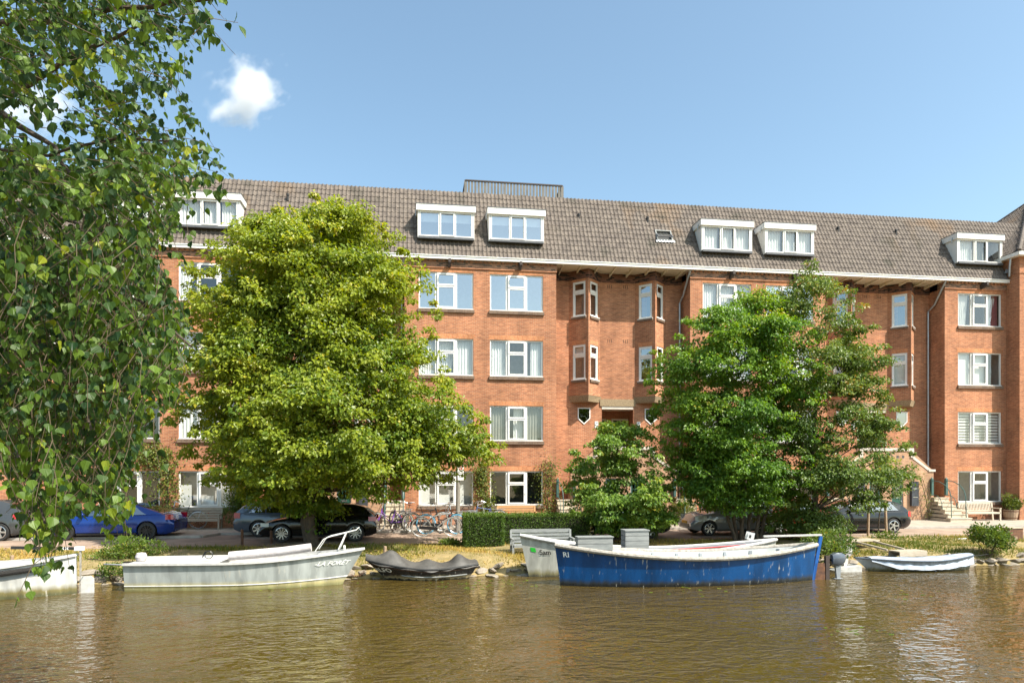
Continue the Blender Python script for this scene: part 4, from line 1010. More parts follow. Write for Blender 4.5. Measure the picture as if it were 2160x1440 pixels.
# hedge
hp0 = at_ground(980, 1154, -.15); hedge = empty('clipped_hedge', (hp0.x, hp0.y, -.14), label='clipped dark green box hedge beside the bicycle racks', cat='hedge')
def hedge_block(name, x0, x1, y0, y1, z1, n, seed):
    r_ = np.random.default_rng(seed); dx, dy, dz = x1-x0, y1-y0, z1
    ar = np.array([dx*dz, dy*dz, dy*dz, dx*dy]); f = r_.choice(4, n, p=ar/ar.sum()); a = r_.uniform(0, 1, n); b = r_.uniform(0, 1, n)
    C = np.zeros((n, 3)); N = np.zeros((n, 3))
    for k, (P_, nn) in enumerate(((lambda a, b: np.stack([x0+a*dx, np.full_like(a, y0), b*dz], 1), (0, -1, 0)), (lambda a, b: np.stack([np.full_like(a, x0), y0+a*dy, b*dz], 1), (-1, 0, 0)), (lambda a, b: np.stack([np.full_like(a, x1), y0+a*dy, b*dz], 1), (1, 0, 0)), (lambda a, b: np.stack([x0+a*dx, y0+b*dy, np.full_like(a, dz)], 1), (0, 0, 1)))):
        s = f == k; C[s] = P_(a[s], b[s]); N[s] = nn
    C += r_.normal(size=(n, 3))*.03-N*r_.uniform(0, .09, n)[:, None]
    nr = unit(N*.6+r_.normal(size=(n, 3))*.6+np.array([0, 0, .4])); ax = unit(N*.7+r_.normal(size=(n, 3))*.7+np.array([0, 0, .3])); L = .05*r_.uniform(.7, 1.3, n)
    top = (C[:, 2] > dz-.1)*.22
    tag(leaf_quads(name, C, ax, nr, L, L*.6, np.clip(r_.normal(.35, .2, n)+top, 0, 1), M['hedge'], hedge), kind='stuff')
    mb = MB(); mb.box(x0+.09, x1-.09, y0+.09, y1-.09, 0.05, dz-.09); mb.build('core', solid('hedge_twigs', (.03, .028, .015), .95), hedge)
hedge_block('foliage', 0, 1.42, 0, 1.0, 1.16, 11000, 61); hedge_block('foliage', 1.44, 4.75, .45, 1.25, 1.12, 14000, 62)

# grass and dry leaves on the bank
def grass(n, seed):
    r_ = np.random.default_rng(seed); x = r_.uniform(-20, 24, n); y = -7.3-(r_.uniform(0, 1, n)**.9)*3.95
    z = np.array([bank_z(a, b) for a, b in zip(x, y)])-.02
    h = r_.uniform(.04, .15, n)*(1+.5*np.sin(x*1.1+y*2)); an = r_.uniform(0, 6.28, n); w = .012+.01*r_.uniform(size=n)
    B = np.stack([x, y, z], 1); d = np.stack([np.cos(an), np.sin(an), np.zeros(n)], 1); le = r_.normal(size=(n, 3))*.5; le[:, 2] = 1; le = unit(le)
    v = np.stack([B-d*w[:, None], B+d*w[:, None], B+le*h[:, None]], 1).reshape(-1, 3); i = np.arange(n)*3
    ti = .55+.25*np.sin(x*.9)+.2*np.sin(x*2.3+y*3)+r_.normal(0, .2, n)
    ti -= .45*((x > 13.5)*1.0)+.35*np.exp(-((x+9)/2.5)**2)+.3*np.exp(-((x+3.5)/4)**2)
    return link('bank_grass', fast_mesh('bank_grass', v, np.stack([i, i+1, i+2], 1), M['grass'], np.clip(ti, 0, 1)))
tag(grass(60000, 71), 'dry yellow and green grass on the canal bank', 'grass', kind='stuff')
def litter(n, seed):
    r_ = np.random.default_rng(seed); x = r_.uniform(-18, 24, n); y = r_.choice([0, 1], n, p=[.6, .4]); y = np.where(y == 0, r_.uniform(-11, -7.4, n), -7.4+np.abs(r_.normal(0, .35, n)))
    z = np.array([bank_z(a, b) if b < -7.3 else -.098 for a, b in zip(x, y)])+.015; C = np.stack([x, y, z], 1); ax = r_.normal(size=(n, 3)); ax[:, 2] *= .15; nr = unit(r_.normal(size=(n, 3))*.25+np.array([0, 0, 1])); L = r_.uniform(.05, .1, n)
    return leaf_quads('leaf_litter', C, ax, nr, L, L*.7, np.clip(r_.normal(.8, .2, n), 0, 1), M['grass'])
tag(litter(2500, 72), 'fallen dry leaves strewn over bank and road edge', 'leaf litter', kind='stuff')
def floaters(n, seed):
    r_ = np.random.default_rng(seed); pc = [(1050, 1228), (965, 1235), (1000, 1232), (600, 1246), (1900, 1250), (720, 1240), (1800, 1330), (1440, 1245), (1040, 1232), (1075, 1226)]
    C = []
    for i in range(n):
        a, b = pc[r_.integers(0, len(pc))]; q = at_ground(a+r_.normal(0, 40), max(1222, b+r_.normal(0, 6)), WATER_Z+.006); C.append(list(q))
    C = np.array(C); ax = r_.normal(size=(n, 3)); ax[:, 2] = 0; nr = np.tile([0, 0, 1.0], (n, 1)); L = r_.uniform(.05, .16, n)
    return leaf_quads('floating_leaves', C, ax, nr, L, L*.8, np.clip(r_.normal(.6, .2, n), 0, 1), M['bush'], fold=0, droop=0)
tag(floaters(130, 73), 'yellow-green leaves floating on the water', 'floating leaves', kind='stuff')

# ---------------------------------------------------------------- overhanging poplar, near bank left
M['poplar'] = leafmat('poplar_leaf', (.018, .050, .013), (.125, .205, .020), (.30, .34, .03), trans=.36, rough=.45, sp=.32)
POP = empty('poplar_tree', (-7.2, -28.6, -.05), label='poplar with heart-shaped leaves overhanging the canal at the left, close to the camera', cat='tree')
pb = Vector((-7.2, -28.6, -.05))
HEART = [(0, 0), (.02, .20), (.14, .40), (.30, .47), (.46, .41), (.64, .25), (.82, .10), (1.0, 0)]
def heart_unit():
    v = []
    for s in (1, -1):
        for i, (t, w) in enumerate(HEART):
            if s < 0 and i in (0, len(HEART)-1): continue
            v.append((t, s*w, -.10*t*t+.16*w*(1 if True else 0)+.03*math.sin(9*t)*(w > .05)))
    n_ = len(HEART); left = list(range(n_)); right = [0]+list(range(n_, n_+n_-2))+[n_-1]
    return np.array(v), [left, right[::-1]]
hv, hf = heart_unit()
poly = [(520, -40), (500, 20), (478, 75), (440, 110), (400, 150), (380, 190), (438, 205), (445, 235), (395, 270), (420, 300), (497, 305), (514, 360), (440, 395), (400, 430), (405, 470), (360, 515), (350, 545), (380, 610), (408, 690), (410, 760), (398, 850), (340, 880), (304, 930), (300, 1000), (295, 1080), (290, 1150), (255, 1110), (225, 1070), (180, 1085), (150, 1120), (140, 1200), (105, 1195), (60, 1130), (30, 1000), (0, 960), (-60, 960), (-300, 900), (-420, 300), (-300, -200), (200, -260), (420, -200)]
def inside(x, y, pg):
    c = False; j = len(pg)-1
    for i in range(len(pg)):
        if (pg[i][1] > y) != (pg[j][1] > y) and x < (pg[j][0]-pg[i][0])*(y-pg[i][1])/(pg[j][1]-pg[i][1])+pg[i][0]: c = not c
        j = i
    return c
pr = np.random.default_rng(81); random.seed(81)
LC, LA, LN, LS, LT = [], [], [], [], []
twg = MB(); twn = 0
gaps = [((60, 230), 75), ((430, 150), 50), ((350, 225), 45), ((120, 300), 40), ((200, 120), 35), ((330, 480), 30), ((260, 1010), 20), ((230, 45), 25)]
while twn < 2750:
    y = pr.uniform(-260, 1200); x = pr.uniform(-420, 520)
    if not inside(x, y, poly): continue
    if any(math.hypot(x-g[0][0], y-g[0][1]) < g[1] and pr.uniform() < .85 for g in gaps): continue
    if y < 330 and pr.uniform() < .5: continue
    if x < -40 and pr.uniform() < .5: continue
    d = pr.uniform(4.6, 8.4)
    if y > 900: d = pr.uniform(4.4, 6.4)
    top = at_depth(x, y, d); ln = pr.uniform(.28, .62)
    # twigs hang; end point kept inside the outline
    side = pr.normal(0, .22); end = top+Vector((side, pr.normal(0, .18), -ln))
    if y < 420: end = top+Vector((abs(pr.normal(.25, .15)), pr.normal(0, .15), -ln*.45+pr.normal(.05, .1)))
    # end pixel must not leave outline
    rel = end-Vector(CAM); dep = rel.x*SN+rel.y*CS; ex_ = 1080+1440*(rel.x*CS-rel.y*SN)/dep; ey_ = 993-1440*rel.z/dep
    if (not inside(ex_+14, ey_-8, poly) or not inside(x+10, y, poly)) and pr.uniform() < .96: continue
    twn += 1
    mid = top.lerp(end, .5)+Vector((pr.normal(0, .04), pr.normal(0, .04), .04))
    twg.tube([top-pb, mid-pb, end-pb], [.0036, .0026, .0016], 4, cap=False)
    tb = pr.normal(0, .15)
    for k in range(int(pr.integers(7, 12))):
        t = pr.uniform(.05, 1); q = top.lerp(mid, t*2) if t < .5 else mid.lerp(end, t*2-1)
        pd = unit(np.array([pr.normal(0, 1), pr.normal(0, 1), pr.normal(-.25, .5)])); pl = pr.uniform(.02, .06); c = np.array(q)+pd*pl
        LC.append(c); LA.append(unit(pd*.45+np.array([pr.normal(0, .25), pr.normal(0, .25), -.9]))); LN.append(unit(np.array([pr.normal(.15, .8), pr.normal(-.35, .8), pr.normal(.5, .7)])))
        LS.append(pr.choice([pr.uniform(.03, .052), pr.uniform(.048, .074), pr.uniform(.066, .09)])); LT.append(np.clip(.36+tb*1.4+pr.normal(0, .22), 0, 1))
LC = np.array(LC); LA = np.array(LA); LN = np.array(LN); LS = np.array(LS); LT = np.array(LT)
LSd = unit(np.cross(LA, LN)); LNn = np.cross(LSd, LA)
rel = LC-np.array(CAM); dep = rel[:, 0]*SN+rel[:, 1]*CS; pxs = 1080+1440*(rel[:, 0]*CS-rel[:, 1]*SN)/dep; pys = 993-1440*rel[:, 2]/dep
vis = (pxs > 5) & (pys > 0) & (pys < 1440); order = np.argsort(np.where(vis, -LS/dep, 9)); big = set(order[:300].tolist())
um = []
for tv_ in (.15, .35, .5, .7, .9):
    me = bpy.data.meshes.new('leaf'); me.from_pydata(hv.tolist(), [], hf); me.materials.append(M['poplar']); at_ = me.attributes.new('tint', 'FLOAT', 'FACE'); at_.data.foreach_set('value', [tv_]*2); me.update(); um.append((tv_, me))
for i in big:
    me = min(um, key=lambda q: abs(q[0]-LT[i]))[1]; o = link('leaf', me, POP)
    mt = Matrix(((LA[i][0], LSd[i][0], LNn[i][0]), (LA[i][1], LSd[i][1], LNn[i][1]), (LA[i][2], LSd[i][2], LNn[i][2]))).to_4x4(); mt.translation = Vector(LC[i])-pb
    o.matrix_local = mt@Matrix.Scale(LS[i], 4)
keep = np.array([i for i in range(len(LC)) if i not in big])
def hearts(C, A, S, N, s, t, name):
    k = len(hv); V = (C[:, None, :]+s[:, None, None]*(hv[None, :, 0:1]*A[:, None, :]+hv[None, :, 1:2]*S[:, None, :]+hv[None, :, 2:3]*N[:, None, :])).reshape(-1, 3)
    b = (np.arange(len(C))*k)[:, None]; F = np.concatenate([b+np.array(hf[0])[None], b+np.array(hf[1])[None]])
    return link(name, fast_mesh(name, V-np.array(pb), F, M['poplar'], np.concatenate([t, t])), POP)
tag(hearts(LC[keep], LA[keep], LSd[keep], LNn[keep], LS[keep], LT[keep], 'crown'), kind='stuff')
# deeper layer of the crown, farther out over the water
n = 8500; C = []
while len(C) < n:
    y = pr.uniform(300, 1010); x = pr.uniform(-300, 400)
    if not inside(x, y, poly) or not inside(x+25, y, poly): continue
    C.append(list(at_depth(x, y, pr.uniform(8.2, 10.2))))
C = np.array(C); A = unit(pr.normal(size=(n, 3))*.35+np.array([0, 0, -.8])); N = unit(pr.normal(size=(n, 3))*.6+np.array([.15, -.55, .5])); S = unit(np.cross(A, N)); N = np.cross(S, A)
tag(hearts(C, A, S, N, pr.uniform(.05, .095, n), np.clip(pr.normal(.35, .2, n), 0, 1), 'far_crown'), kind='stuff')
# the rest of the crown overhead, outside the frame, shades the upper branches
n = 4200; C = []
while len(C) < n:
    q = np.array([pr.uniform(-9.5, 1.2), pr.uniform(-32.5, -24.5), pr.uniform(6.5, 11.8)])
    r2 = q-np.array(CAM); dp = r2[0]*SN+r2[1]*CS
    if dp > .3:
        yy = 993-1440*r2[2]/dp
        if yy > -30: continue
    if ((q[0]+4.2)/4.9)**2+((q[1]+28.6)/3.6)**2+((q[2]-9.2)/2.7)**2 > 1: continue
    C.append(q)
C = np.array(C); A = unit(pr.normal(size=(n, 3))*.6+np.array([0, 0, -.7])); N = unit(pr.normal(size=(n, 3))*.7+np.array([0, 0, .6])); S = unit(np.cross(A, N)); N = np.cross(S, A)
tag(hearts(C, A, S, N, pr.uniform(.09, .14, n), pr.uniform(.2, .6, n), 'upper_crown'), kind='stuff')
twg.build('twigs', M['twig'], POP)
mb = MB(); tr = [(0, 0, -.1), (.05, .05, 1.5), (.2, .15, 3.2), (.35, .3, 5.0), (.6, .5, 7.5), (.9, .6, 10)]
mb.tube(tr, [.32, .27, .23, .19, .13, .05], 12); mb.build('trunk', M['bark'], POP, smooth=True)
mb = MB()
for (pts, d0, d1, r0) in (([(-500, 120), (0, 190), (110, 235)], 7.0, 6.2, .05), ([(-500, 260), (-100, 260), (145, 130), (300, 55)], 7.2, 6.0, .045), ([(-500, 180), (0, 240), (90, 290), (160, 370)], 7.4, 6.6, .05), ([(-500, 330), (0, 330), (130, 400), (180, 500)], 7.4, 6.6, .055), ([(-400, 420), (95, 450), (165, 472), (200, 560)], 6.5, 5.6, .025), ([(-450, 260), (100, 330), (260, 285), (370, 300), (430, 322)], 7.0, 5.8, .018), ([(-450, 480), (0, 520), (170, 600), (300, 640), (400, 730)], 7.2, 5.8, .035), ([(-450, 560), (0, 620), (150, 800), (230, 1000)], 7.0, 5.4, .03), ([(-450, 520), (0, 700), (60, 950), (110, 1150)], 6.6, 5.0, .025), ([(-400, 60), (100, 40), (320, 10), (480, -10)], 7.0, 6.0, .04)):
    P_ = [at_depth(a, b, d0+(d1-d0)*i/(len(pts)-1))-pb for i, (a, b) in enumerate(pts)]
    Q = [P_[0]]
    for i in range(len(P_)-1):
        for t in (.33, .66, 1): Q.append(P_[i].lerp(P_[i+1], t)+Vector((random.uniform(-.03, .03), 0, random.uniform(-.03, .03))))
    tp = min((Vector(q) for q in tr), key=lambda q: (q-P_[0]).length); Q = [tp]+Q
    mb.tube(Q, [r0*1.3]+[r0*(1-.8*i/(len(Q)-1)) for i in range(len(Q)-1)], 7)
mb.build('limbs', M['bark'], POP, smooth=True)

# young staked tree
ST = at_ground(1852, 1134, -.13)
profile_tree('young_tree', 'slender young tree held between two wooden stakes', (ST.x, ST.y, -.13), [(960, 1850, 1878), (985, 1838, 1893), (1010, 1836, 1893), (1035, 1842, 1880)], M['lime'], 46, 34, .09, depth=.9, seed=91, trunk_r=.035, trunk_top=2.5, nlimb=10, inner=.1, cl_r=(.15, .3))
for px, lb in ((1831, 'left wooden stake beside the slender young tree'), (1870, 'right wooden stake beside the slender young tree')):
    q = at_ground(px, 1132, -.13); mb = MB(); h = 1.55; mb.lathe([(.0, -.2), (.052, -.2), (.05, h*.5), (.048, h-.02), (.035, h), (.0, h)], 10)
    tag(mb.build('tree_stake', M['stakewood'], None, tuple(q), (R(random.uniform(-2, 2)), R(1.5 if px < 1850 else -1), 0), smooth=True), lb, 'stake', 'stakes of the young tree')

# ================================================================ CARS
def paint(name, col, rough=.12, metal=.25): return solid(name, col, rough, metal, var=.05, scale=2, coat=.3)
def interp(pts, x):
    for (a, za), (b, zb) in zip(pts[:-1], pts[1:]):
        if a <= x <= b: return za+(zb-za)*((x-a)/(b-a) if b > a else 0)
    return pts[0][1] if x < pts[0][0] else pts[-1][1]
def smooth_prof(pts, xs):
    y = np.interp(xs, [p[0] for p in pts], [p[1] for p in pts])
    k = np.array([1, 2, 3, 2, 1])/9.0; yp = np.pad(y, 2, mode='edge'); return np.convolve(yp, k, 'valid')
def wheel_mesh(r, w, spokes, rimcol, key):
    mb = MB(); ri = r*.70
    mb.lathe([(ri, -w/2), (r*.93, -w/2), (r*.985, -w*.36), (r, -w*.2), (r, w*.2), (r*.985, w*.36), (r*.93, w/2), (ri, w/2)], 28, axis='y')
    ty = mb.mesh('wheel', M['black'], smooth=True)
    mb = MB(); mb.lathe([(ri, -w/2-.002), (ri*.92, -w/2-.006), (ri*.90, -w*.2), (ri*.9, w*.4)], 28, axis='y')
    for i in range(spokes):
        a = 2*math.pi*i/spokes; da = .16 if spokes <= 7 else .09
        c = lambda rr, aa, y: (rr*math.cos(aa), y, rr*math.sin(aa))
        y0, y1 = -w/2+.005, -w/2+.04
        mb.face([c(.055, a-.5, y0), c(ri*.93, a-da, y0-.006), c(ri*.93, a+da, y0-.006), c(.055, a+.5, y0)])
        mb.face([c(.055, a-.5, y0), c(.055, a-.5, y1), c(ri*.93, a-da, y1), c(ri*.93, a-da, y0-.006)]); mb.face([c(.055, a+.5, y0), c(ri*.93, a+da, y0-.006), c(ri*.93, a+da, y1), c(.055, a+.5, y1)])
    mb.lathe([(.0, -w/2-.01), (.05, -w/2-.01), (.065, -w/2+.01), (.065, 0)], 14, axis='y')
    rm = mb.mesh('rim', rimcol, smooth=True)
    mb = MB(); mb.lathe([(0, -w*.18), (ri*.9, -w*.18)], 20, axis='y'); hub = mb.mesh('brake_disc', M['blackgloss'])
    return ty, rm, hub
def car(label, loc, rz, L, Wd, H, wb, fo, wr, top, belt, wins, wind, rear, col, spokes=5, rim=None, trim=None, plate=None, mirror=True, name='parked_car', lights=None, roofw=.72):
    """local: x forward from rear bumper 0 to L, y right/left, z up. top: roof profile over the cabin; belt: shoulder/bonnet profile"""
    Cc = empty(name, loc, rz, label, 'car', 'cars along the quay')
    rim = rim or M['chrome']; hw = Wd/2
    xs = np.linspace(0, L, 49); bz = smooth_prof(belt, xs)
    plan = lambda x: hw*(1-.16*max(0, (x-(L-.55))/.55)**2.0-.11*max(0, (.45-x)/.45)**2.0)
    rows = []
    for x, zb in zip(xs, bz):
        w = plan(x); z0 = .20+.10*max(0, (x-(L-.5))/.5)**2+.12*max(0, (.4-x)/.4)**2
        sec = [(0, z0), (w*.86, z0), (w*.955, z0+.09), (w, min(.56, zb-.16)), (w*.985, zb-.10), (w*.945, zb-.025), (w*.87, zb+.006), (w*.45, zb+.022), (0, zb+.026)]
        ring = [(x, -a, b) for a, b in sec]+[(x, a, b) for a, b in sec[-2:0:-1]]
        rows.append(ring+[ring[0]])
    mb = MB(); mb.grid(rows)
    mb.face([p for p in rows[0][:-1]]); mb.face([p for p in rows[-1][:-1]][::-1])
    me = mb.mesh('body', col, fix=True); tmp = bpy.data.objects.new('t', me); COL.objects.link(tmp)
    xr, xf = L-fo-wb, L-fo
    cut = MB(); ar = wr*1.13
    for x in (xr, xf):
        for s in (-1, 1):
            y0, y1 = (s*hw*1.2, s*hw*.66)
            ring = [(x+ar*math.cos(a), wr*1.02+ar*math.sin(a)) for a in [2*math.pi*i/26 for i in range(26)]]
            cut.prism(ring, y0, y1)
    cm = cut.mesh('cut', M['blackgloss'], fix=True); co = bpy.data.objects.new('c', cm); COL.objects.link(co)
    md = tmp.modifiers.new('b', 'BOOLEAN'); md.object = co; md.operation = 'DIFFERENCE'; md.solver = 'EXACT'
    dg = bpy.context.evaluated_depsgraph_get(); nm = bpy.data.meshes.new_from_object(tmp.evaluated_get(dg)); nm.name = 'body'
    bpy.data.objects.remove(tmp); bpy.data.objects.remove(co)
    nm.polygons.foreach_set('use_smooth', [True]*len(nm.polygons))
    try: nm.set_sharp_from_angle(angle=R(34))
    except Exception: pass
    B = link('body', nm, Cc)
    # cabin
    cx0, cx1 = top[0][0], top[-1][0]; cxs = np.linspace(cx0, cx1, 41); tz = smooth_prof(top, cxs); tz[0] = top[0][1]; tz[-1] = top[-1][1]
    def cab(x):
        zb = float(np.interp(x, xs, bz))-.01; zr = max(float(np.interp(x, cxs, tz)), zb+.002); f = min(1, max(0, (zr-zb)/(H-zb+.001)))
        yb = plan(x)*.90; yt = yb+(hw*roofw-yb)*f; return zb, zr, yb, yt
    rows = []
    for x in cxs:
        zb, zr, yb, yt = cab(x); e = .05*min(1, (zr-zb)*3)
        ring = [(x, -yb, zb-.02), (x, -yt-.012, zr-e*1.2), (x, -yt*.93, zr-e*.3), (x, -yt*.5, zr), (x, 0, zr+.006)]
        rows.append(ring+[(a, -b, c) for a, b, c in ring[-2::-1]])
    mb = MB(); mb.grid(rows); mb.build('cabin', trim or col, Cc, smooth=True)
    def side_pt(x, t, s, e=.012):
        zb, zr, yb, yt = cab(x); z = zb+(zr-.06-zb)*t; y = yb+(yt+.012-yb)*t; return (x, s*(y+e), z)
    for s in (-1, 1):
        for (x0, x1, x2, x3) in wins:      # bottom rear, bottom front, top front, top rear
            mb = MB(); rows = []
            for j in range(6):
                t = .06+.86*j/5; f = j/5; a = x0+(x3-x0)*f; b = x1+(x2-x1)*f
                rows.append([side_pt(a+(b-a)*i/8, t, s) for i in range(9)])
            mb.grid(rows, flip=s > 0); mb.build('side_window', M['carglass'], Cc, smooth='all')
    def top_glass(nm_, xa, xb, fa, fb):
        mb = MB(); rows = []
        for j in range(7):
            x = xa+(xb-xa)*j/6; zb, zr, yb, yt = cab(x); f = fa+(fb-fa)*j/6
            rows.append([(x+.0, yt*f*q, zr+.012-.02*abs(q)**3) for q in (-1, -.6, -.2, .2, .6, 1)])
        mb.grid(rows); mb.build(nm_, M['carglass'], Cc, smooth='all')
    top_glass('windscreen', *wind); top_glass('rear_window', *rear)
    ty, rm, hub = wheel_mesh(wr, .21, spokes, rim, label)
    for x in (xr, xf):
        for s in (-1, 1):
            w = link('wheel', ty, Cc, (x, s*(hw-.115), wr), (0, 0, 0 if s < 0 else math.pi)); link('rim', rm, w); link('brake_disc', hub, w)
    li = lights or dict(tl=(.02, .30, .78, .98), hl=(L-.36, L-.05, .60, .76))
    for s in (-1, 1):
        for nm_, key, mt in (('tail_light', 'tl', 'lamp_red'), ('headlight', 'hl', 'lamp_clear')):
            x0, x1, z0, z1 = li[key]; mb = MB(); rows = []
            for j in range(4):
                z = z0+(z1-z0)*j/3; rows.append([(x0+(x1-x0)*i/5, s*(plan(x0+(x1-x0)*i/5)+.006-.02*(j/3)), z+(.05*(1-i/5) if key == 'hl' else 0)*0) for i in range(6)])
            mb.grid(rows, flip=s > 0); mb.build(nm_, M[mt], Cc, smooth='all')
        if mirror:
            xm = top[-1][0]-.62; zb = cab(xm)[0]; mb = MB(); mb.lathe([(0, -.1), (.06, -.09), (.085, 0), (.07, .08), (0, .1)], 10, axis='y', o=(xm, s*(hw+.09), zb+.08)); mb.beam((xm, s*(hw-.1), zb+.03), (xm, s*(hw+.05), zb+.05), .05, .04); mb.build('wing_mirror', M['blackgloss'] if col is not M.get('bluecar') else col, Cc, smooth=True)
        for x in (xr+.62, xr+1.58):      # door handles
            if x > L-1.6: continue
            zb = float(np.interp(x, xs, bz)); mb = MB(); mb.box(x-.1, x+.1, s*(hw+.002), s*(hw-.02), zb-.16, zb-.13); mb.build('door_handle', col, Cc)
        mb = MB(); mb.box(xr+ar+.02, xf-ar-.02, s*(hw*.965), s*(hw*.90), .19, .265); mb.build('sill_trim', M['blackgloss'], Cc)
    mb = MB(); mb.box(L-.045, L+.012, -hw*.55, hw*.55, .36, .5); mb.build('grille', M['blackgloss'], Cc)
    if plate:
        mb = MB(); mb.box(L+.0, L+.02, -.26, .26, .5, .61) ; mb.box(-.015, .01, -.26, .26, .62, .73); mb.build('number_plate', M['yellow'], Cc)
    return Cc
M['bluecar'] = paint('blue_car_paint', (.006, .038, .22)); M['greycar'] = paint('blue_grey_car_paint', (.10, .125, .16)); M['blackcar'] = paint('black_car_paint', (.006, .006, .007), .1, 0)
M['silvercar'] = paint('silver_car_paint', (.36, .37, .38)); M['darkcar'] = paint('dark_car_paint', (.007, .008, .011), .1, 0); M['redcar'] = paint('red_car_paint', (.42, .02, .02)); M['navycar'] = paint('navy_car_paint', (.008, .012, .02), .1, 0)
M['tealcar'] = paint('charcoal_car_paint', (.06, .066, .07))
YZ = -.1
def place(px, py, xr_local, hw, facing):
    """rear-wheel contact pixel -> origin of the car's local frame"""
    q = at_ground(px, py, YZ)
    if facing == 'L': return (q.x+xr_local, q.y+hw, YZ), math.pi
    return (q.x-xr_local, q.y+hw, YZ), 0.0
# blue fastback facing left
L = 4.85; loc, rz = place(309, 1137.5, L-.86-3.0, .93, 'L')
car('bright blue electric fastback saloon with black wheels, partly behind poplar leaves', loc, rz, L, 1.86, 1.46, 3.0, .86, .345,
    [(.42, 1.0), (.9, 1.2), (1.6, 1.40), (2.2, 1.46), (2.7, 1.44), (3.2, 1.28), (3.95, .96)], [(0, .62), (.08, .95), (.5, 1.0), (1.2, .97), (2.5, .93), (3.9, .93), (4.5, .80), (4.8, .62), (4.85, .52)],
    [(1.02, 2.05, 2.12, 1.42), (2.12, 3.45, 2.78, 2.18)], (3.9, 2.85, .93, .9), (.5, 1.35, .86, .9), M['bluecar'], spokes=10, rim=M['blackgloss'])
# dark crossover at the left frame edge, facing left
L = 4.4; loc, rz = place(-2, 1141, .78, .9, 'L')
car('dark grey crossover at the left edge showing only its rear', loc, rz, L, 1.82, 1.6, 2.65, .97, .345,
    [(.1, 1.08), (.45, 1.45), (.9, 1.57), (2.0, 1.6), (2.6, 1.52), (3.5, 1.04)], [(0, .6), (.06, 1.05), (.6, 1.08), (2, 1.03), (3.4, 1.03), (4.1, .9), (4.35, .7), (4.4, .6)],
    [(.85, 1.75, 1.75, 1.0), (1.83, 3.0, 2.45, 1.83)], (3.45, 2.6, .92, .9), (.14, .5, .85, .88), M['tealcar'], spokes=5, lights=dict(tl=(.01, .3, .85, 1.02), hl=(4.0, 4.36, .7, .85)))
# grey estate facing right
L = 4.7; loc, rz = place(545, 1132.5, 1.0, .9, 'R')
car('blue-grey estate car behind the lime tree, tail to the left', loc, rz, L, 1.8, 1.48, 2.8, .9, .335,
    [(.06, 1.0), (.45, 1.36), (.8, 1.45), (1.6, 1.48), (2.4, 1.45), (2.8, 1.36), (3.55, .97)], [(0, .55), (.05, .95), (.3, 1.0), (1.5, .98), (3.5, .97), (4.2, .85), (4.6, .66), (4.7, .5)],
    [(.62, 1.22, 1.22, .95), (1.3, 2.1, 2.1, 1.3), (2.18, 3.15, 2.62, 2.18)], (3.5, 2.75, .92, .9), (.1, .42, .85, .86), M['greycar'], spokes=7, lights=dict(tl=(.02, .28, .78, 1.0), hl=(4.3, 4.64, .62, .76)))
# black hatchback facing left
L = 4.35; loc, rz = place(749, 1142, .8, .9, 'L')
car('black hatchback half hidden behind the lime tree trunk', loc, rz, L, 1.8, 1.46, 2.72, .83, .34,
    [(.08, .98), (.42, 1.3), (.85, 1.42), (1.6, 1.46), (2.3, 1.43), (2.7, 1.32), (3.35, .95)], [(0, .55), (.05, .9), (.3, .98), (1.5, .95), (3.3, .94), (3.95, .82), (4.28, .64), (4.35, .5)],
    [(.75, 1.45, 1.5, 1.0), (1.55, 2.95, 2.45, 1.58)], (3.3, 2.62, .92, .9), (.12, .42, .85, .86), M['blackcar'], spokes=10, lights=dict(tl=(.01, .3, .78, .95), hl=(3.98, 4.3, .6, .74)))
# dark car behind hedge and small tree, facing left
q = at_ground(1300, 1136, YZ); L = 4.3
car('navy blue car behind the hedge and the small round tree', (q.x+2.3, q.y+.9, YZ), math.pi, L, 1.8, 1.52, 2.62, .85, .33,
    [(.08, 1.0), (.4, 1.35), (.85, 1.49), (1.7, 1.52), (2.4, 1.46), (3.3, .98)], [(0, .55), (.05, .95), (.3, 1.02), (1.5, .98), (3.3, .96), (3.95, .85), (4.2, .66), (4.3, .5)],
    [(.72, 1.5, 1.5, .95), (1.58, 2.9, 2.3, 1.6)], (3.25, 2.5, .92, .9), (.12, .42, .85, .86), M['navycar'], spokes=7)
# silver hatchback facing left
L = 3.75; xf_ = L-.75; q = at_ground(1497, 1130, YZ)
car('small silver hatchback with yellow number plate behind the tree stems', (q.x+xf_, q.y+.85, YZ), math.pi, L, 1.7, 1.5, 2.38, .75, .31,
    [(.06, 1.0), (.3, 1.36), (.7, 1.48), (1.5, 1.5), (2.1, 1.44), (2.75, 1.0)], [(0, .55), (.05, .95), (.3, 1.0), (1.5, .97), (2.8, .98), (3.35, .88), (3.65, .66), (3.75, .48)],
    [(.6, 1.25, 1.25, .8), (1.32, 2.45, 1.98, 1.32)], (2.72, 2.12, .92, .9), (.1, .32, .85, .86), M['silvercar'], spokes=6, plate=True, lights=dict(tl=(.02, .22, .8, 1.05), hl=(3.12, 3.6, .64, .84)))
# red microcar
q = at_ground(1675, 1126, YZ); L = 2.5
car('tiny red microcar glimpsed through the leaves between the tree trunks', (q.x+1.4, q.y+.7, YZ), math.pi, L, 1.4, 1.55, 1.55, .45, .25,
    [(.05, .95), (.2, 1.4), (.5, 1.53), (1.2, 1.55), (1.5, 1.45), (1.95, .98)], [(0, .5), (.04, .9), (.3, .95), (1.2, .95), (1.95, .95), (2.3, .8), (2.5, .5)],
    [(.4, 1.65, 1.35, .45)], (1.92, 1.5, .9, .88), (.08, .22, .85, .86), M['redcar'], spokes=6, lights=dict(tl=(.02, .15, .7, .85), hl=(2.1, 2.42, .6, .75)))
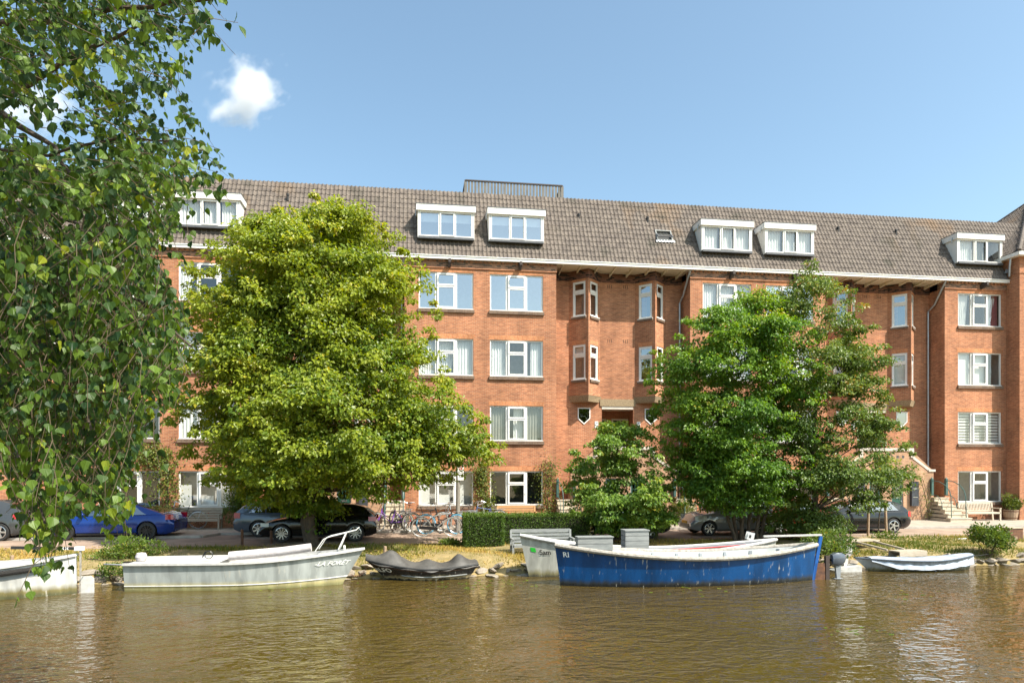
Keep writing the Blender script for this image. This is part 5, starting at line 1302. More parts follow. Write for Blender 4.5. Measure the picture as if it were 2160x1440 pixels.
# black estate facing left
L = 4.55; loc, rz = place(1886, 1124.5, .88, .9, 'L')
car('black estate car parked behind the two wooden tree stakes', loc, rz, L, 1.8, 1.44, 2.8, .87, .33,
    [(.08, 1.0), (.4, 1.28), (.8, 1.41), (1.6, 1.44), (2.4, 1.42), (2.8, 1.32), (3.5, .95)], [(0, .55), (.05, .92), (.3, .99), (1.5, .96), (3.4, .94), (4.1, .83), (4.45, .66), (4.55, .5)],
    [(.6, 1.2, 1.2, .9), (1.28, 2.1, 2.1, 1.3), (2.18, 3.1, 2.58, 2.18)], (3.45, 2.75, .92, .9), (.12, .4, .85, .86), M['darkcar'], spokes=5, lights=dict(tl=(.01, .17, .72, .95), hl=(4.15, 4.5, .6, .74)))

# ================================================================ BICYCLES
def bike_mesh(style, col):
    """local: x forward, origin between the wheels on the ground"""
    wr = .345; wbx = .56; out = []
    fr = MB(); bb = Vector((-.04, 0, .30)); st = Vector((-.20, 0, .80)); hd0 = Vector((.40, 0, .62)); hd1 = Vector((.33, 0, .88)); rw = Vector((-wbx, 0, wr)); fw = Vector((wbx, 0, wr))
    fr.tube([bb, st], .018, 6); fr.tube([bb, hd0+(hd1-hd0)*.15], .019, 6)
    if style == 'gent': fr.tube([st+Vector((.02, 0, -.06)), hd1-(hd1-hd0)*.2], .017, 6)
    elif style == 'swan':
        fr.tube([st*.45+bb*.55, Vector((.05, 0, .48)), Vector((.22, 0, .60)), hd0+(hd1-hd0)*.55], .016, 6)
    for s in (-.05, .05):
        o = Vector((0, s, 0)); fr.tube([bb+o*.5, rw+o], .011, 5); fr.tube([st+Vector((.01, 0, -.08))+o*.4, rw+o], .009, 5)
        fr.tube([hd0+o*.5, fw+o], .012, 5)
    fr.tube([hd0, hd1], .02, 6)
    for c in (rw, fw): fr.tube([c+Vector((0, -.06, 0)), c+Vector((0, .06, 0))], .02, 6)
    out.append(('frame', fr.mesh('frame', col, smooth=True)))
    for c, a0, a1 in ((rw, 20, 190), (fw, -5, 130)):
        pts = [c+Vector(((wr+.03)*math.cos(R(a)), 0, (wr+.03)*math.sin(R(a)))) for a in np.linspace(a0, a1, 14)]
        mg = MB(); mg.tube(pts, .016, 5); out.append(('mudguard', mg.mesh('mudguard', M['blackgloss'], smooth=True)))
    hb = MB(); hb.tube([hd1, hd1+Vector((-.03, 0, .16))], .013, 5)
    h = hd1+Vector((-.03, 0, .16)); hb.tube([h+Vector((-.24, -.28, -.02)), h+Vector((-.08, -.26, .04)), h+Vector((.05, -.12, .03)), h, h+Vector((.05, .12, .03)), h+Vector((-.08, .26, .04)), h+Vector((-.24, .28, -.02))], .012, 6)
    out.append(('handlebar', hb.mesh('handlebar', M['chrome'], smooth=True)))
    sd = MB(); sp_ = st+(st-bb).normalized()*.14; sd.tube([st, sp_], .013, 5)
    sd.grid([[tuple(sp_+Vector((x, y*w, .05-.25*y*y*w*w*0+z))) for y in (-1, -.5, 0, .5, 1)] for x, w, z in ((-.15, .09, .03), (-.08, .1, .02), (.02, .06, .01), (.12, .022, .0))]); sd.grid([[tuple(sp_+Vector((x, y*w, -.01+z))) for y in (-1, 0, 1)] for x, w, z in ((-.15, .09, .02), (.12, .022, .0))], flip=True)
    out.append(('saddle', sd.mesh('saddle', M['black'])))
    rk = MB(); z = wr*2+.06
    for s in (-.06, .06): rk.tube([(-.22, s, z), (-wbx-.25, s, z)], .008, 5); rk.tube([(-wbx-.12, s, z), (-wbx, s, wr)], .006, 4)
    for x in (-.3, -.45, -.6, -.78): rk.tube([(x, -.06, z), (x, .06, z)], .006, 4)
    out.append(('luggage_rack', rk.mesh('luggage_rack', M['steel'])))
    cc = MB(); cc.prism([(-wbx-.08, wr-.05), (-.02, .24), (.06, .30), (-.02, .37), (-wbx-.06, wr+.06)], -.075, -.04); out.append(('chain_case', cc.mesh('chain_case', M['blackgloss'])))
    pd = MB(); pd.tube([bb+Vector((0, -.1, 0)), bb+Vector((0, .1, 0))], .02, 6); pd.beam(bb+Vector((0, -.1, 0)), bb+Vector((.1, -.1, -.13)), .02, .02); pd.beam(bb+Vector((0, .1, 0)), bb+Vector((-.1, .1, .13)), .02, .02); pd.box(.07, .15, -.2, -.1, .15, .18); pd.box(-.18, -.1, .1, .2, .42, .45); out.append(('pedals', pd.mesh('pedals', M['blackgloss'])))
    rd = MB(); rd.box(-wbx-.40, -wbx-.37, -.035, .035, wr+.22, wr+.28); out.append(('rear_reflector', rd.mesh('rear_reflector', M['lamp_red'])))
    return out, (rw, fw), wr
def wheel_b(tyre):
    mb = MB(); n_ = 26; mb.tube([(.345*math.cos(2*math.pi*i/n_), 0, .345*math.sin(2*math.pi*i/n_)) for i in range(n_)], .021, 6, closed=True); ty = mb.mesh('wheel', tyre, smooth=True)
    mb = MB(); mb.tube([(.318*math.cos(2*math.pi*i/n_), 0, .318*math.sin(2*math.pi*i/n_)) for i in range(n_)], .010, 5, closed=True); rim = mb.mesh('rim', M['chrome'], smooth=True)
    mb = MB()
    for i in range(20):
        a = 2*math.pi*i/20; b = a+.5*(1 if i % 2 else -1); s = .03 if i % 4 < 2 else -.03; mb.tube([(.02*math.cos(b), s, .02*math.sin(b)), (.316*math.cos(a), 0, .316*math.sin(a))], .0022, 3, cap=False)
    return ty, rim, mb.mesh('spokes', M['steel'])
M['tyre_cream'] = solid('grey_tyre', (.34, .32, .28), .7); M['tyre_blue'] = solid('blue_tyre', (.14, .42, .62), .6)
M['fr_silver'] = solid('silver_frame', (.45, .46, .46), .3, .6); M['fr_purple'] = solid('purple_frame', (.22, .08, .42), .35); M['fr_olive'] = solid('olive_frame', (.10, .11, .06), .4); M['fr_white'] = solid('white_frame', (.7, .7, .68), .35); M['fr_blue'] = solid('blue_frame', (.05, .09, .25), .35); M['fr_red'] = solid('red_frame', (.3, .03, .03), .35)
BIKES = [  # label, pixel of the middle between the wheels, ground z, heading deg, lean, style, frame, tyre
 ('silver bicycle with pale tyres nearest the road, facing right', 921, 1131, -.1, 4, 6, 'gent', 'fr_silver', 'tyre_cream'),
 ('black bicycle with a light blue front tyre between the parked bicycles', 931, 1125, 0, -6, -5, 'swan', 'blackgloss', 'tyre_blue'),
 ('black bicycle leaning just behind the silver bicycle', 900, 1120, 0, 8, 5, 'gent', 'blackgloss', 'tyre_cream'),
 ('purple bicycle at the left end of the rack by the entrance steps', 825, 1119, 0, 205, 4, 'swan', 'fr_purple', 'tyre_cream'),
 ('black bicycle turned toward the canal beside the purple one', 842, 1116, 0, 250, 5, 'swan', 'blackgloss', 'black'),
 ('dark bicycle seen nearly end-on left of the rack', 858, 1115, 0, 262, -4, 'gent', 'fr_olive', 'black'),
 ('white bicycle leaning by the lamp post', 965, 1117, 0, 172, -6, 'swan', 'fr_white', 'tyre_cream'),
 ('silver bicycle rearmost behind the hedge end', 1000, 1118, 0, 5, 7, 'swan', 'fr_silver', 'tyre_cream'),
 ('blue bicycle beside the climber behind the hedge', 1025, 1113, 0, 186, 4, 'gent', 'fr_blue', 'tyre_cream'),
 ('old olive green bicycle standing in front of the left wooden bench', 385, 1115, 0, 184, 5, 'gent', 'fr_olive', 'tyre_cream')]
wc = {}
for lb, px, py, gz, hd, ln, sty, fc, tyc in BIKES:
    q = at_ground(px, py, gz); Bk = empty('bicycle', tuple(q), R(hd), lb, 'bicycle', 'bicycles parked along the facade'); Bk.rotation_euler = (R(ln), 0, R(hd)); Bk.scale = (1.14, 1.14, 1.14)
    key = (sty, fc)
    if key not in wc: wc[key] = bike_mesh(sty, M[fc])
    parts, (rw, fw), wr = wc[key]
    for nm, me in parts: link(nm, me, Bk)
    if tyc not in wc: wc[tyc] = wheel_b(M[tyc])
    ty, rim, spk = wc[tyc]
    for c in (rw, fw): w = link('wheel', ty, Bk, tuple(c)); link('rim', rim, w); link('spokes', spk, w)
# bicycle racks
for i, (px, py) in enumerate(((945, 1122), (983, 1122), (1010, 1120))):
    q = at_ground(px, py, 0); mb = MB(); w = .75; mb.tube([(-w/2, 0, -.05), (-w/2, 0, .62), (-w/2+.06, 0, .74), (-w/2+.18, 0, .8), (w/2-.18, 0, .8), (w/2-.06, 0, .74), (w/2, 0, .62), (w/2, 0, -.05)], .024, 8)
    tag(mb.build('bicycle_rack', M['steel'], None, tuple(q), (0, 0, R(6)), smooth=True), 'steel hoop rack '+('left of the lamp post', 'just right of the lamp post', 'nearest the hedge end')[i], 'bike rack', 'steel hoop racks')

# ================================================================ BOATS
def hullmat(name, col, low, stripe=None, scum=(.20, .17, .07), z_low=.14, streak=.5):
    """paint with a weathered band near the waterline; object z = height above water"""
    m, n, l, p = new_mat(name); p.inputs['Roughness'].default_value = .32; spec(p, .5)
    tc = n.new('ShaderNodeTexCoord'); sp_ = n.new('ShaderNodeSeparateXYZ'); l.new(tc.outputs['Object'], sp_.inputs[0])
    no = n.new('ShaderNodeTexNoise'); no.inputs['Scale'].default_value = 5; no.inputs['Detail'].default_value = 6
    mp = n.new('ShaderNodeMapping'); mp.inputs['Scale'].default_value = (1.6, 1, .35); l.new(tc.outputs['Object'], mp.inputs[0]); l.new(mp.outputs[0], no.inputs['Vector'])
    ad = n.new('ShaderNodeMath'); ad.operation = 'MULTIPLY_ADD'; l.new(no.outputs[0], ad.inputs[0]); ad.inputs[1].default_value = -.22*streak*2; l.new(sp_.outputs['Z'], ad.inputs[2])
    cr = n.new('ShaderNodeValToRGB'); e = cr.color_ramp.elements
    mr = n.new('ShaderNodeMapRange'); mr.inputs[1].default_value = -.3; mr.inputs[2].default_value = .7; l.new(ad.outputs[0], mr.inputs[0]); l.new(mr.outputs[0], cr.inputs[0])
    f = lambda z: (z-.11*streak*2+.3)/1.0
    e[0].position = max(0, f(.03)); e[0].color = (*low, 1); e[1].position = f(z_low+.06); e[1].color = (*col, 1)
    x = e.new(f(z_low*.6)); x.color = (*scum, 1)
    n2 = n.new('ShaderNodeTexNoise'); n2.inputs['Scale'].default_value = 2.2; n2.inputs['Detail'].default_value = 8; l.new(mp.outputs[0], n2.inputs['Vector'])
    mr2 = n.new('ShaderNodeMapRange'); mr2.inputs[1].default_value = .3; mr2.inputs[2].default_value = .7; mr2.inputs[3].default_value = .62; mr2.inputs[4].default_value = 1.3; l.new(n2.outputs[0], mr2.inputs[0])
    hs = n.new('ShaderNodeHueSaturation'); l.new(cr.outputs[0], hs.inputs['Color']); l.new(mr2.outputs[0], hs.inputs['Value'])
    # scuffs
    n3 = n.new('ShaderNodeTexNoise'); n3.inputs['Scale'].default_value = 9; n3.inputs['Detail'].default_value = 5; l.new(mp.outputs[0], n3.inputs['Vector'])
    mr3 = n.new('ShaderNodeMapRange'); mr3.inputs[1].default_value = .635; mr3.inputs[2].default_value = .70; mr3.inputs[4].default_value = .6; l.new(n3.outputs[0], mr3.inputs[0])
    mx = n.new('ShaderNodeMix'); mx.data_type = 'RGBA'; l.new(mr3.outputs[0], mx.inputs[0]); l.new(hs.outputs[0], mx.inputs[6]); mx.inputs[7].default_value = (.5, .48, .42, 1)
    l.new(mx.outputs[2], p.inputs['Base Color'])
    r3 = n.new('ShaderNodeMapRange'); r3.inputs[3].default_value = .14; r3.inputs[4].default_value = .4; l.new(n2.outputs[0], r3.inputs[0]); l.new(r3.outputs[0], p.inputs['Roughness'])
    return m
class Hull:
    """s along 0 (stern) .. 1 (bow), t 0 (bottom) .. 1 (sheer). local x to the bow, z above water"""
    def __init__(h, L, B, sheer, stern_full, rake_b, rake_s, draft=.22, wl=.75, bow_p=1.7, stern_p=2.0, flare=.75):
        h.L, h.B, h.sheer, h.sf, h.rb, h.rs, h.draft, h.wl, h.bp, h.sp, h.fl = L, B, sheer, stern_full, rake_b, rake_s, draft, wl, bow_p, stern_p, flare
    def half(h, s):
        b = 1-max(0, (s-.5)/.5)**h.bp if s > .5 else 1-(1-h.sf)*max(0, (.5-s)/.5)**h.sp
        return max(b, .0)*h.B/2
    def top(h, s):
        return float(np.interp(s, [q[0] for q in h.sheer], [q[1] for q in h.sheer])) if len(h.sheer) > 3 else h.sheer[1][1]+(h.sheer[0][1]-h.sheer[1][1])*max(0, (.45-s)/.45)**1.8+(h.sheer[2][1]-h.sheer[1][1])*max(0, (s-.45)/.55)**1.9
    def pt(h, s, t, side, inset=0):
        zt = h.top(s); z = -h.draft+(zt+h.draft)*t; b = h.half(s); w = b*(h.wl+(1-h.wl)*t**.8) if t > 0 else b*h.wl*.8
        tt = max(0, (z)/max(zt, .1)); x = s*h.L+h.rb*(tt-.0)*max(0, (s-.45)/.55)**1.6-h.rs*tt*max(0, (.5-s)/.5)**2
        return Vector((x, side*max(w-inset, 0), z))
def build_boat(name, label, bow, stern, hull_args, hm, rail_m, rail_r, inner_m, floor_z=.02, rail='tube', thwarts=(), rubrail=None, deck=False, cover=None, boot=None):
    """bow/stern: waterline points on the centre line"""
    bow = Vector(bow); stern = Vector(stern); d = bow-stern; L = d.length; rz = math.atan2(d.y, d.x)
    h = Hull(L, *hull_args[0], **hull_args[1]); Bt = empty(name, (stern.x, stern.y, WATER_Z), rz, label, 'boat', 'boats moored along the bank')
    NS, NT = 36, 9; ss = [i/NS for i in range(NS+1)]; tt = [j/NT for j in range(NT+1)]
    mb = MB()
    for side in (-1, 1): mb.grid([[h.pt(s, t, side) for s in ss] for t in tt], flip=side > 0)
    mb.grid([[h.pt(0, t, q) for q in (-1, -.5, 0, .5, 1)] for t in tt], flip=True) if h.sf > .02 else None
    mb.build('hull', hm, Bt, smooth='all')
    mb = MB(); wt = .045                                    # inner skin and floor
    zin = [floor_z+(1-floor_z)*0 for _ in ss]
    for side in (-1, 1):
        rows = []
        for t in (0, .33, .66, 1):
            r_ = []
            for s in ss:
                zt = h.top(s); z = floor_z+(zt-floor_z)*t; tq = (z+h.draft)/(zt+h.draft); r_.append(h.pt(s*.985+.004, tq, side, wt))
            rows.append(r_)
        mb.grid(rows, flip=side < 0)
    rows = []
    for q in (-1, 0, 1): rows.append([Vector((p_.x, p_.y*abs(q) if q else 0, p_.z)) for p_ in [h.pt(s*.985+.004, (floor_z+h.draft)/(h.top(s)+h.draft), q or 1, wt) for s in ss]])
    mb.grid(rows)
    if not deck: mb.build('interior', inner_m, Bt, smooth='all')
    for side in (-1, 1):
        pts = [h.pt(s, 1, side, -.6*rail_r if rail == 'tube' else -.02)+Vector((0, 0, .01)) for s in ss]; mb = MB()
        if rail == 'tube': mb.tube(pts, rail_r, 8)
        else:
            for a, b in zip(pts[:-1], pts[1:]): mb.beam(a, b+(b-a)*.02, .09, .06)
        mb.build('gunwale', rail_m, Bt, smooth=True)
        if rubrail:
            mb = MB(); mb.tube([h.pt(s, rubrail[0], side, -.01) for s in ss if rubrail[2] <= s <= rubrail[3]], rubrail[1], 6); mb.build('rubbing_strake', rubrail[4], Bt, smooth=True)
        if boot:
            mb = MB(); mb.tube([h.pt(s, boot[0], side, 0) for s in ss], boot[1], 5); mb.build('boot_stripe', boot[2], Bt, smooth=True)
    for s in thwarts:
        mb = MB(); z = h.top(s)*.62; w = h.pt(s, .8, 1, wt).y; mb.box(s*L-.13, s*L+.13, -w, w, z-.03, z); mb.build('thwart', M['bleached'], Bt)
    return Bt, h
def hull_text(Bt, h, body, size, s0, t0, mat, side, flip, slant=0.0):
    v, f = text_geo(body, size); w = max(p[0] for p in v); mb = MB(); out = []
    for x, y, z in v:
        x = x+slant*y; u = (w-x if flip else x); q0 = h.pt(s0, t0, side); zz = q0.z+y
        s = s0+u/h.L; zt = h.top(min(s, .999)); t = (zz+h.draft)/(zt+h.draft); p_ = h.pt(min(s, .999), t, side, -.022); out.append(p_)
    mb.add(out, f); return mb.build('lettering', mat, Bt)
WZ = WATER_Z
M['lettering_white'] = solid('white_lettering', (.82, .82, .8), .5, var=.02); M['lettering_black'] = solid('black_lettering', (.02, .02, .02), .5)
M['boat_white'] = hullmat('white_boat_paint', (.52, .52, .50), (.10, .10, .05), z_low=.24)
M['boat_grey'] = hullmat('grey_green_boat_paint', (.36, .385, .375), (.26, .25, .12), z_low=.2, scum=(.50, .44, .22), streak=.14)
M['boat_blue'] = hullmat('blue_boat_paint', (.001, .052, .175), (.010, .011, .012), z_low=.15, scum=(.025, .03, .034), streak=.35)
M['boat_dirty'] = hullmat('dirty_white_boat_paint', (.44, .44, .39), (.08, .075, .05), z_low=.2, scum=(.24, .22, .12))
M['boat_black'] = hullmat('black_boat_paint', (.022, .02, .02), (.02, .02, .018), z_low=.12, scum=(.34, .28, .16))
M['boat_ltblue'] = hullmat('grey_skiff_paint', (.30, .33, .36), (.12, .1, .06), z_low=.08)
M['deck_grey'] = solid('deck_paint', (.50, .50, .48), .6, var=.1, scale=5); M['gun_grey'] = solid('worn_gunwale', (.34, .31, .27), .8, var=.3, scale=12, bump=.01); M['gun_white'] = solid('white_gunwale', (.52, .51, .49), .5, var=.14, scale=9)
M['in_white'] = solid('boat_inside_paint', (.56, .57, .55), .6, var=.12, scale=4); M['in_grey'] = solid('boat_inside_grey', (.25, .27, .29), .6, var=.15, scale=4)
M['tarp_grey'] = solid('grey_tarp', (.075, .070, .064), .6, var=.3, scale=3, bump=.03); M['tarp_roll'] = solid('rolled_tarp', (.50, .46, .46), .75, var=.1, scale=8, bump=.012); M['tarp_blue'] = solid('light_blue_tarp', (.36, .41, .49), .7, var=.3, scale=2.5, bump=.03)
# --- grey-green launch LA FORET (bow to the right)
bow = at_ground(722, 1231, WZ); st = at_ground(290, 1236, WZ); st.y = bow.y-.0+(st.y-bow.y)*.6
B, h = build_boat('motor_launch', 'grey-green open launch lettered LA FORÊT with white bow rail', bow, st, ((1.75, [(0, .74), (.45, .74), (1, 1.02)], .86, .62, .0), dict(draft=.2, wl=.80, bow_p=2.0)), M['boat_grey'], M['gun_white'], .035, M['gun_white'], rail='beam', floor_z=.3, boot=(.36, .018, M['gun_white']))
hull_text(B, h, '-LA FORÊT', .165, .835, .74, M['lettering_white'], -1, False, .18)
L = h.L
mb = MB(); mb.tube([(L*.45, -.05, .86), (L*.55, -.03, .9), (L*.7, 0, .97), (L*.845, .03, 1.08)], [.13, .135, .13, .12], 12); mb.build('rolled_cover', M['tarp_roll'], B, smooth=True)
mb = MB()
for s in (-.3, .3):
    mb.tube([(L*.875, s*.95, 1.0), (L*.915, s*.85, 1.34), (L*.94, s*.8, 1.40), (L*1.0, s*.5, 1.48), (L*1.07, s*.1, 1.58), (L*1.085, 0, 1.66)], .014, 6); mb.tube([(L*.985, s*.6, 1.03), (L*1.02, s*.35, 1.5)], .016, 6)
mb.build('bow_rail', M['white'], B, smooth=True)
mb = MB(); mb.tube([(L*1.01, -.09, 1.1), (L*1.01, .09, 1.1)], .02, 6); mb.tube([(L*1.01, 0, 1.0), (L*1.01, 0, 1.13)], .035, 8); mb.build('cleat', M['white'], B)
def deck(nm_, s0, s1, tq, mat_):
    mb = MB(); mb.grid([[h.pt(s0+(s1-s0)*i/10, tq, sd, .03) for i in range(11)] for sd in (-1, 1)]); mb.build(nm_, mat_, B)
deck('engine_deck', .0, .42, .985, M['deck_grey']); deck('foredeck', .84, .999, .97, M['deck_grey'])
mb = MB(); mb.lathe([(.10, -.02), (.12, 0), (.10, .02)], 16, axis='y', o=(L*.36, -.2, .92)); mb.beam((L*.33, -.2, .85), (L*.345, -.2, 1.02), .03, .03); mb.build('steering_wheel', M['blackgloss'], B)
mb = MB(); mb.lathe([(.0, .98), (.12, .96), (.16, .85), (.12, .74)], 12, o=(.12, .1, 0)); mb.build('bundled_cloth', M['tarp_roll'], B, smooth=True)
MO = empty('outboard_motor', tuple(B.matrix_basis@Vector((-.22, .1, .0))), B.rotation_euler.z, 'dark outboard motor on the stern of the grey-green launch', 'outboard')
mb = MB(); mb.box(-.12, .1, -.1, .1, .45, .72); mb.build('cowling', M['blackgloss'], MO); mb = MB(); mb.box(-.05, .05, -.05, .05, -.35, .45); mb.build('leg', M['black'], MO); mb = MB(); mb.tube([(-.1, 0, .62), (-.65, -.05, .66)], .025, 6); mb.build('tiller', M['steel'], MO)
# --- white boat at the left edge (stern to the right)
st = at_ground(163, 1250, WZ); bow = st+Vector((-6.6, -.25, 0))
B, h = build_boat('white_sloop', 'white boat with rope fender and black and white tiller at the left edge', bow, st, ((2.0, [(0, 1.03), (.45, .74), (1, 1.0)], .02, .5, -.02), dict(draft=.25, wl=.85, stern_p=2.6)), M['boat_white'], M['gun_white'], .04, M['in_white'], floor_z=.2, rail='beam')
mb = MB(); mb.tube([h.pt(s, .86, 1, -.055) for s in np.linspace(.085, .95, 24)], .07, 8); mb.build('rope_fender', solid('black_rope', (.022, .02, .018), .9, scale=60, var=.6, bump=.03), B, smooth=True)
mb = MB(); mb.grid([[h.pt(s, t, 1, -.012) for s in np.linspace(.085, .95, 20)] for t in (.70, .82)]); mb.build('fender_strip', M['in_grey'], B, smooth='all')
def tiller(B):
    mb = MB(); mb.beam((-.15, 0, 1.2), (1.6, 0, 1.26), .07, .075); T_ = mb.build('tiller', M['lettering_black'], B)
    mb = MB(); mb.box(-.17, .06, -.045, .045, 1.15, 1.26); mb.build('tiller_end', M['white'], T_)
    for i in range(3):
        x = .24+i*.11; mb = MB(); z = 1.215+i*.004
        for s in (-1, 1): mb.beam((x-.035, .0405, z-.032*s), (x+.035, .0405, z+.032*s), .006, .018)
        mb.build('tiller_cross', M['lettering_white'], T_)
tiller(B)
mb = MB(); mb.box(-.10, -.06, -.02, .02, -.2, 1.14); mb.build('rudder_stock', M['gun_grey'], B); mb = MB(); mb.prism([(-.06, .45), (-.34, .46), (-.42, .38), (-.42, -.3), (-.06, -.3)], -.015, .015); mb.build('rudder', M['gun_white'], B)
hull_text(B, h, 'am', .15, .045, .80, M['lettering_black'], 1, True)
# --- long dirty white boat Sam (behind the blue one, bow to the left)
bow = at_ground(1116, 1216, WZ); st = at_ground(1630, 1199, WZ)
B, h = build_boat('open_work_boat', 'long dirty white open boat lettered Sam behind the blue boat', bow, st, ((1.5, [(0, .98), (.45, .72), (1, 1.30)], .02, .30, .12), dict(draft=.25, wl=.72, stern_p=2.2, bow_p=2.2)), M['boat_dirty'], M['gun_white'], .05, M['in_grey'], floor_z=.2, thwarts=(.3, .55))
hull_text(B, h, 'Sam', .2, .908, .70, M['lettering_black'], 1, True)
mb = MB(); mb.grid([[h.pt(s, t, 1, -.01) for s in (.957, .962, .968, .974)] for t in (.70, .745, .79)]); mb.build('green_sticker', solid('green_sticker', (.02, .42, .03), .5, var=.03), B)
for side in (-1,):
    mb = MB(); mb.tube([h.pt(s, .93, side, .06) for s in np.linspace(.05, .75, 20)], .018, 6); mb.build('red_stripe', M['red'], B)
# --- blue boat RI (bow to the left)
bow = at_ground(1182, 1234, WZ); st = at_ground(1712, 1222, WZ)
BB, hb_ = build_boat('blue_work_boat', 'long bright blue open boat lettered RI with grey gunwale', bow, st, ((1.75, [(0, 1.06), (.45, .80), (1, 1.16)], .05, .16, .12), dict(draft=.25, wl=.74, stern_p=2.4, bow_p=2.3)), M['boat_blue'], M['gun_grey'], .068, M['in_white'], floor_z=.25, thwarts=(.42, .22))
hull_text(BB, hb_, 'RI', .2, .958, .80, M['lettering_white'], 1, True)
mb = MB()
for i, s in enumerate(np.linspace(.12, .8, 8)):
    for sd in (-1, 1): mb.beam(hb_.pt(s, .45, sd, .05), hb_.pt(s, .97, sd, .05), .09, .05)
mb.build('ribs', M['in_grey'], BB)
M['bluepaint'] = solid('blue_rudder_paint', (.01, .09, .33), .35)
mb = MB(); mb.beam((-.02, 0, -.1), (-.30, 0, 1.32), .06, .1); rp = mb.build('rudder_post', M['bluepaint'], BB)
mb = MB(); mb.beam((-.32, 0, 1.36), (1.55, .0, 1.34), .06, .05); mb.build('tiller', M['gun_white'], BB)
mb = MB(); mb.prism([(-.1, .5), (-.42, .5), (-.46, -.25), (-.04, -.25)], -.03, .03); mb.build('rudder', M['rust'], BB); mb = MB(); mb.box(-.56, -.44, -.05, .05, -.3, .72); mb.build('motor_bracket', M['darkwood'], BB)
def outboard(label, loc, rz, cow, legm):
    O = empty('outboard_motor', loc, rz, label, 'outboard', 'outboard motors'); O.scale = (.85, .85, .9)
    mb = MB(); rows = []
    for x, w, z0, z1 in ((-.30, .07, .62, .72), (-.26, .13, .50, .84), (-.1, .16, .46, .90), (.08, .15, .50, .90), (.22, .11, .56, .84), (.27, .06, .62, .76)):
        rows.append([(x, -w*.6, z0), (x, -w, z0+.08), (x, -w, z1-.1), (x, -w*.6, z1), (x, w*.6, z1), (x, w, z1-.1), (x, w, z0+.08), (x, w*.6, z0), (x, -w*.6, z0)])
    mb.grid(rows); mb.face(rows[0][:-1]); mb.face(rows[-1][:-1][::-1]); mb.build('cowling', cow, O, smooth=True)
    mb = MB(); mb.prism([(-.12, .52), (.1, .52), (.06, .0), (.08, -.35), (-.1, -.35), (-.06, 0)], -.05, .05); mb.build('leg', legm, O); mb = MB(); mb.box(-.16, .14, -.09, .09, .02, .035); mb.build('cavitation_plate', legm, O); return O
M['cowl'] = solid('blue_grey_cowling', (.085, .10, .125), .25, .2, coat=.4)
q = BB.matrix_basis@Vector((-.86, 0, 0)); outboard('blue-grey outboard motor behind the stern of the blue boat', tuple(q), BB.rotation_euler.z+math.pi, M['cowl'], M['in_grey'])
q = at_ground(1783, 1202, WZ); outboard('beige covered outboard motor right of the blue-grey one', (q.x, q.y, WZ), 0, M['tarp_roll'], M['gun_white'])
mb = MB(); mb.prism([(-.55, .02), (-.1, .16), (.28, .2), (.3, -.2), (-.55, -.2)], -.35, .2); tag(mb.build('float', M['gun_white'], None, (q.x+.05, q.y-.05, WZ), (0, 0, R(-4))), 'small white float under the beige covered outboard', 'float')
# plank crates
def crate(label, loc, w, d, hgt, n, rz=0, tilt=0):
    Cr = empty('plank_crate', loc, rz, label, 'crate', 'grey plank crates on the boats')
    for i in range(n):
        z0 = hgt*i/n+.006; z1 = hgt*(i+1)/n-.006
        for y in (0, d): mb = MB(); mb.box(0, w, y-.014, y+.014, z0, z1); mb.build('plank', M['greywood'], Cr)
        for x in (-.014, w+.014): mb = MB(); mb.box(x-.013, x+.013, -.012, d+.012, z0, z1); mb.build('plank', M['greywood'], Cr)
    mb = MB(); mb.box(-.04, w+.05, -.04, d+.04, hgt, hgt+.03); mb.build('lid', M['greywood'], Cr); mb = MB(); mb.box(.02, w-.02, .02, d-.02, .0, hgt-.005); mb.build('lining', M['dark_box'], Cr); return Cr
yc = BB.location.y
q = BB.matrix_basis@Vector((hb_.L*.935, .16, .66)); crate('low wide grey plank crate in the bow of the blue boat', tuple(q), .98, .30, .72, 4, BB.rotation_euler.z+math.pi)
q = at_plane(1321, 1155, -12.55); crate('tall narrow grey plank crate standing in the boat behind', (q.x, -12.55, WZ+.22), .70, .45, 1.22, 8)
# --- small black covered dinghy (bow to the left)
bow = at_ground(815, 1221, WZ); st = at_ground(985, 1216, WZ)
B, h = build_boat('rowing_dinghy', 'small black dinghy under a sagging grey tarp by the stones', bow, st, ((1.25, [(0, .44), (.45, .33), (1, .60)], .72, .62, .30), dict(draft=.14, wl=.70, bow_p=2.0)), M['boat_black'], M['black'], .03, M['black'], floor_z=.05, rubrail=(.52, .02, .05, .8, M['greywood']), boot=(.86, .012, M['rust']))
rows = []; L = h.L
for j, v_ in enumerate(np.linspace(-1, 1, 13)):
    r_ = []
    for i in range(41):
        s = i/40; e = h.pt(s, 1, 1 if v_ >= 0 else -1, -.045); rdg = .05+.25*math.exp(-((s-.16)/.07)**2)+.15*math.exp(-((s-.48)/.08)**2)+.27*math.exp(-((s-.80)/.09)**2)+.1*s*s
        z = e.z+.03+rdg*(1-abs(v_)**1.5)-(.07+.025*math.sin(s*23)*math.sin(s*9))*max(0, (abs(v_)-.86)/.14)+.012*math.sin(s*40+v_*6)+.02*abs(math.sin(s*13+v_*2.2))*(1-abs(v_)); r_.append((e.x, abs(e.y)*v_*(1+.03*math.sin(s*31)), z))
    rows.append(r_)
mb = MB(); mb.grid(rows); mb.build('tarp', M['tarp_grey'], B, smooth='all')
hull_text(B, h, 'ALFO', .17, .845, .64, M['lettering_white'], 1, True)
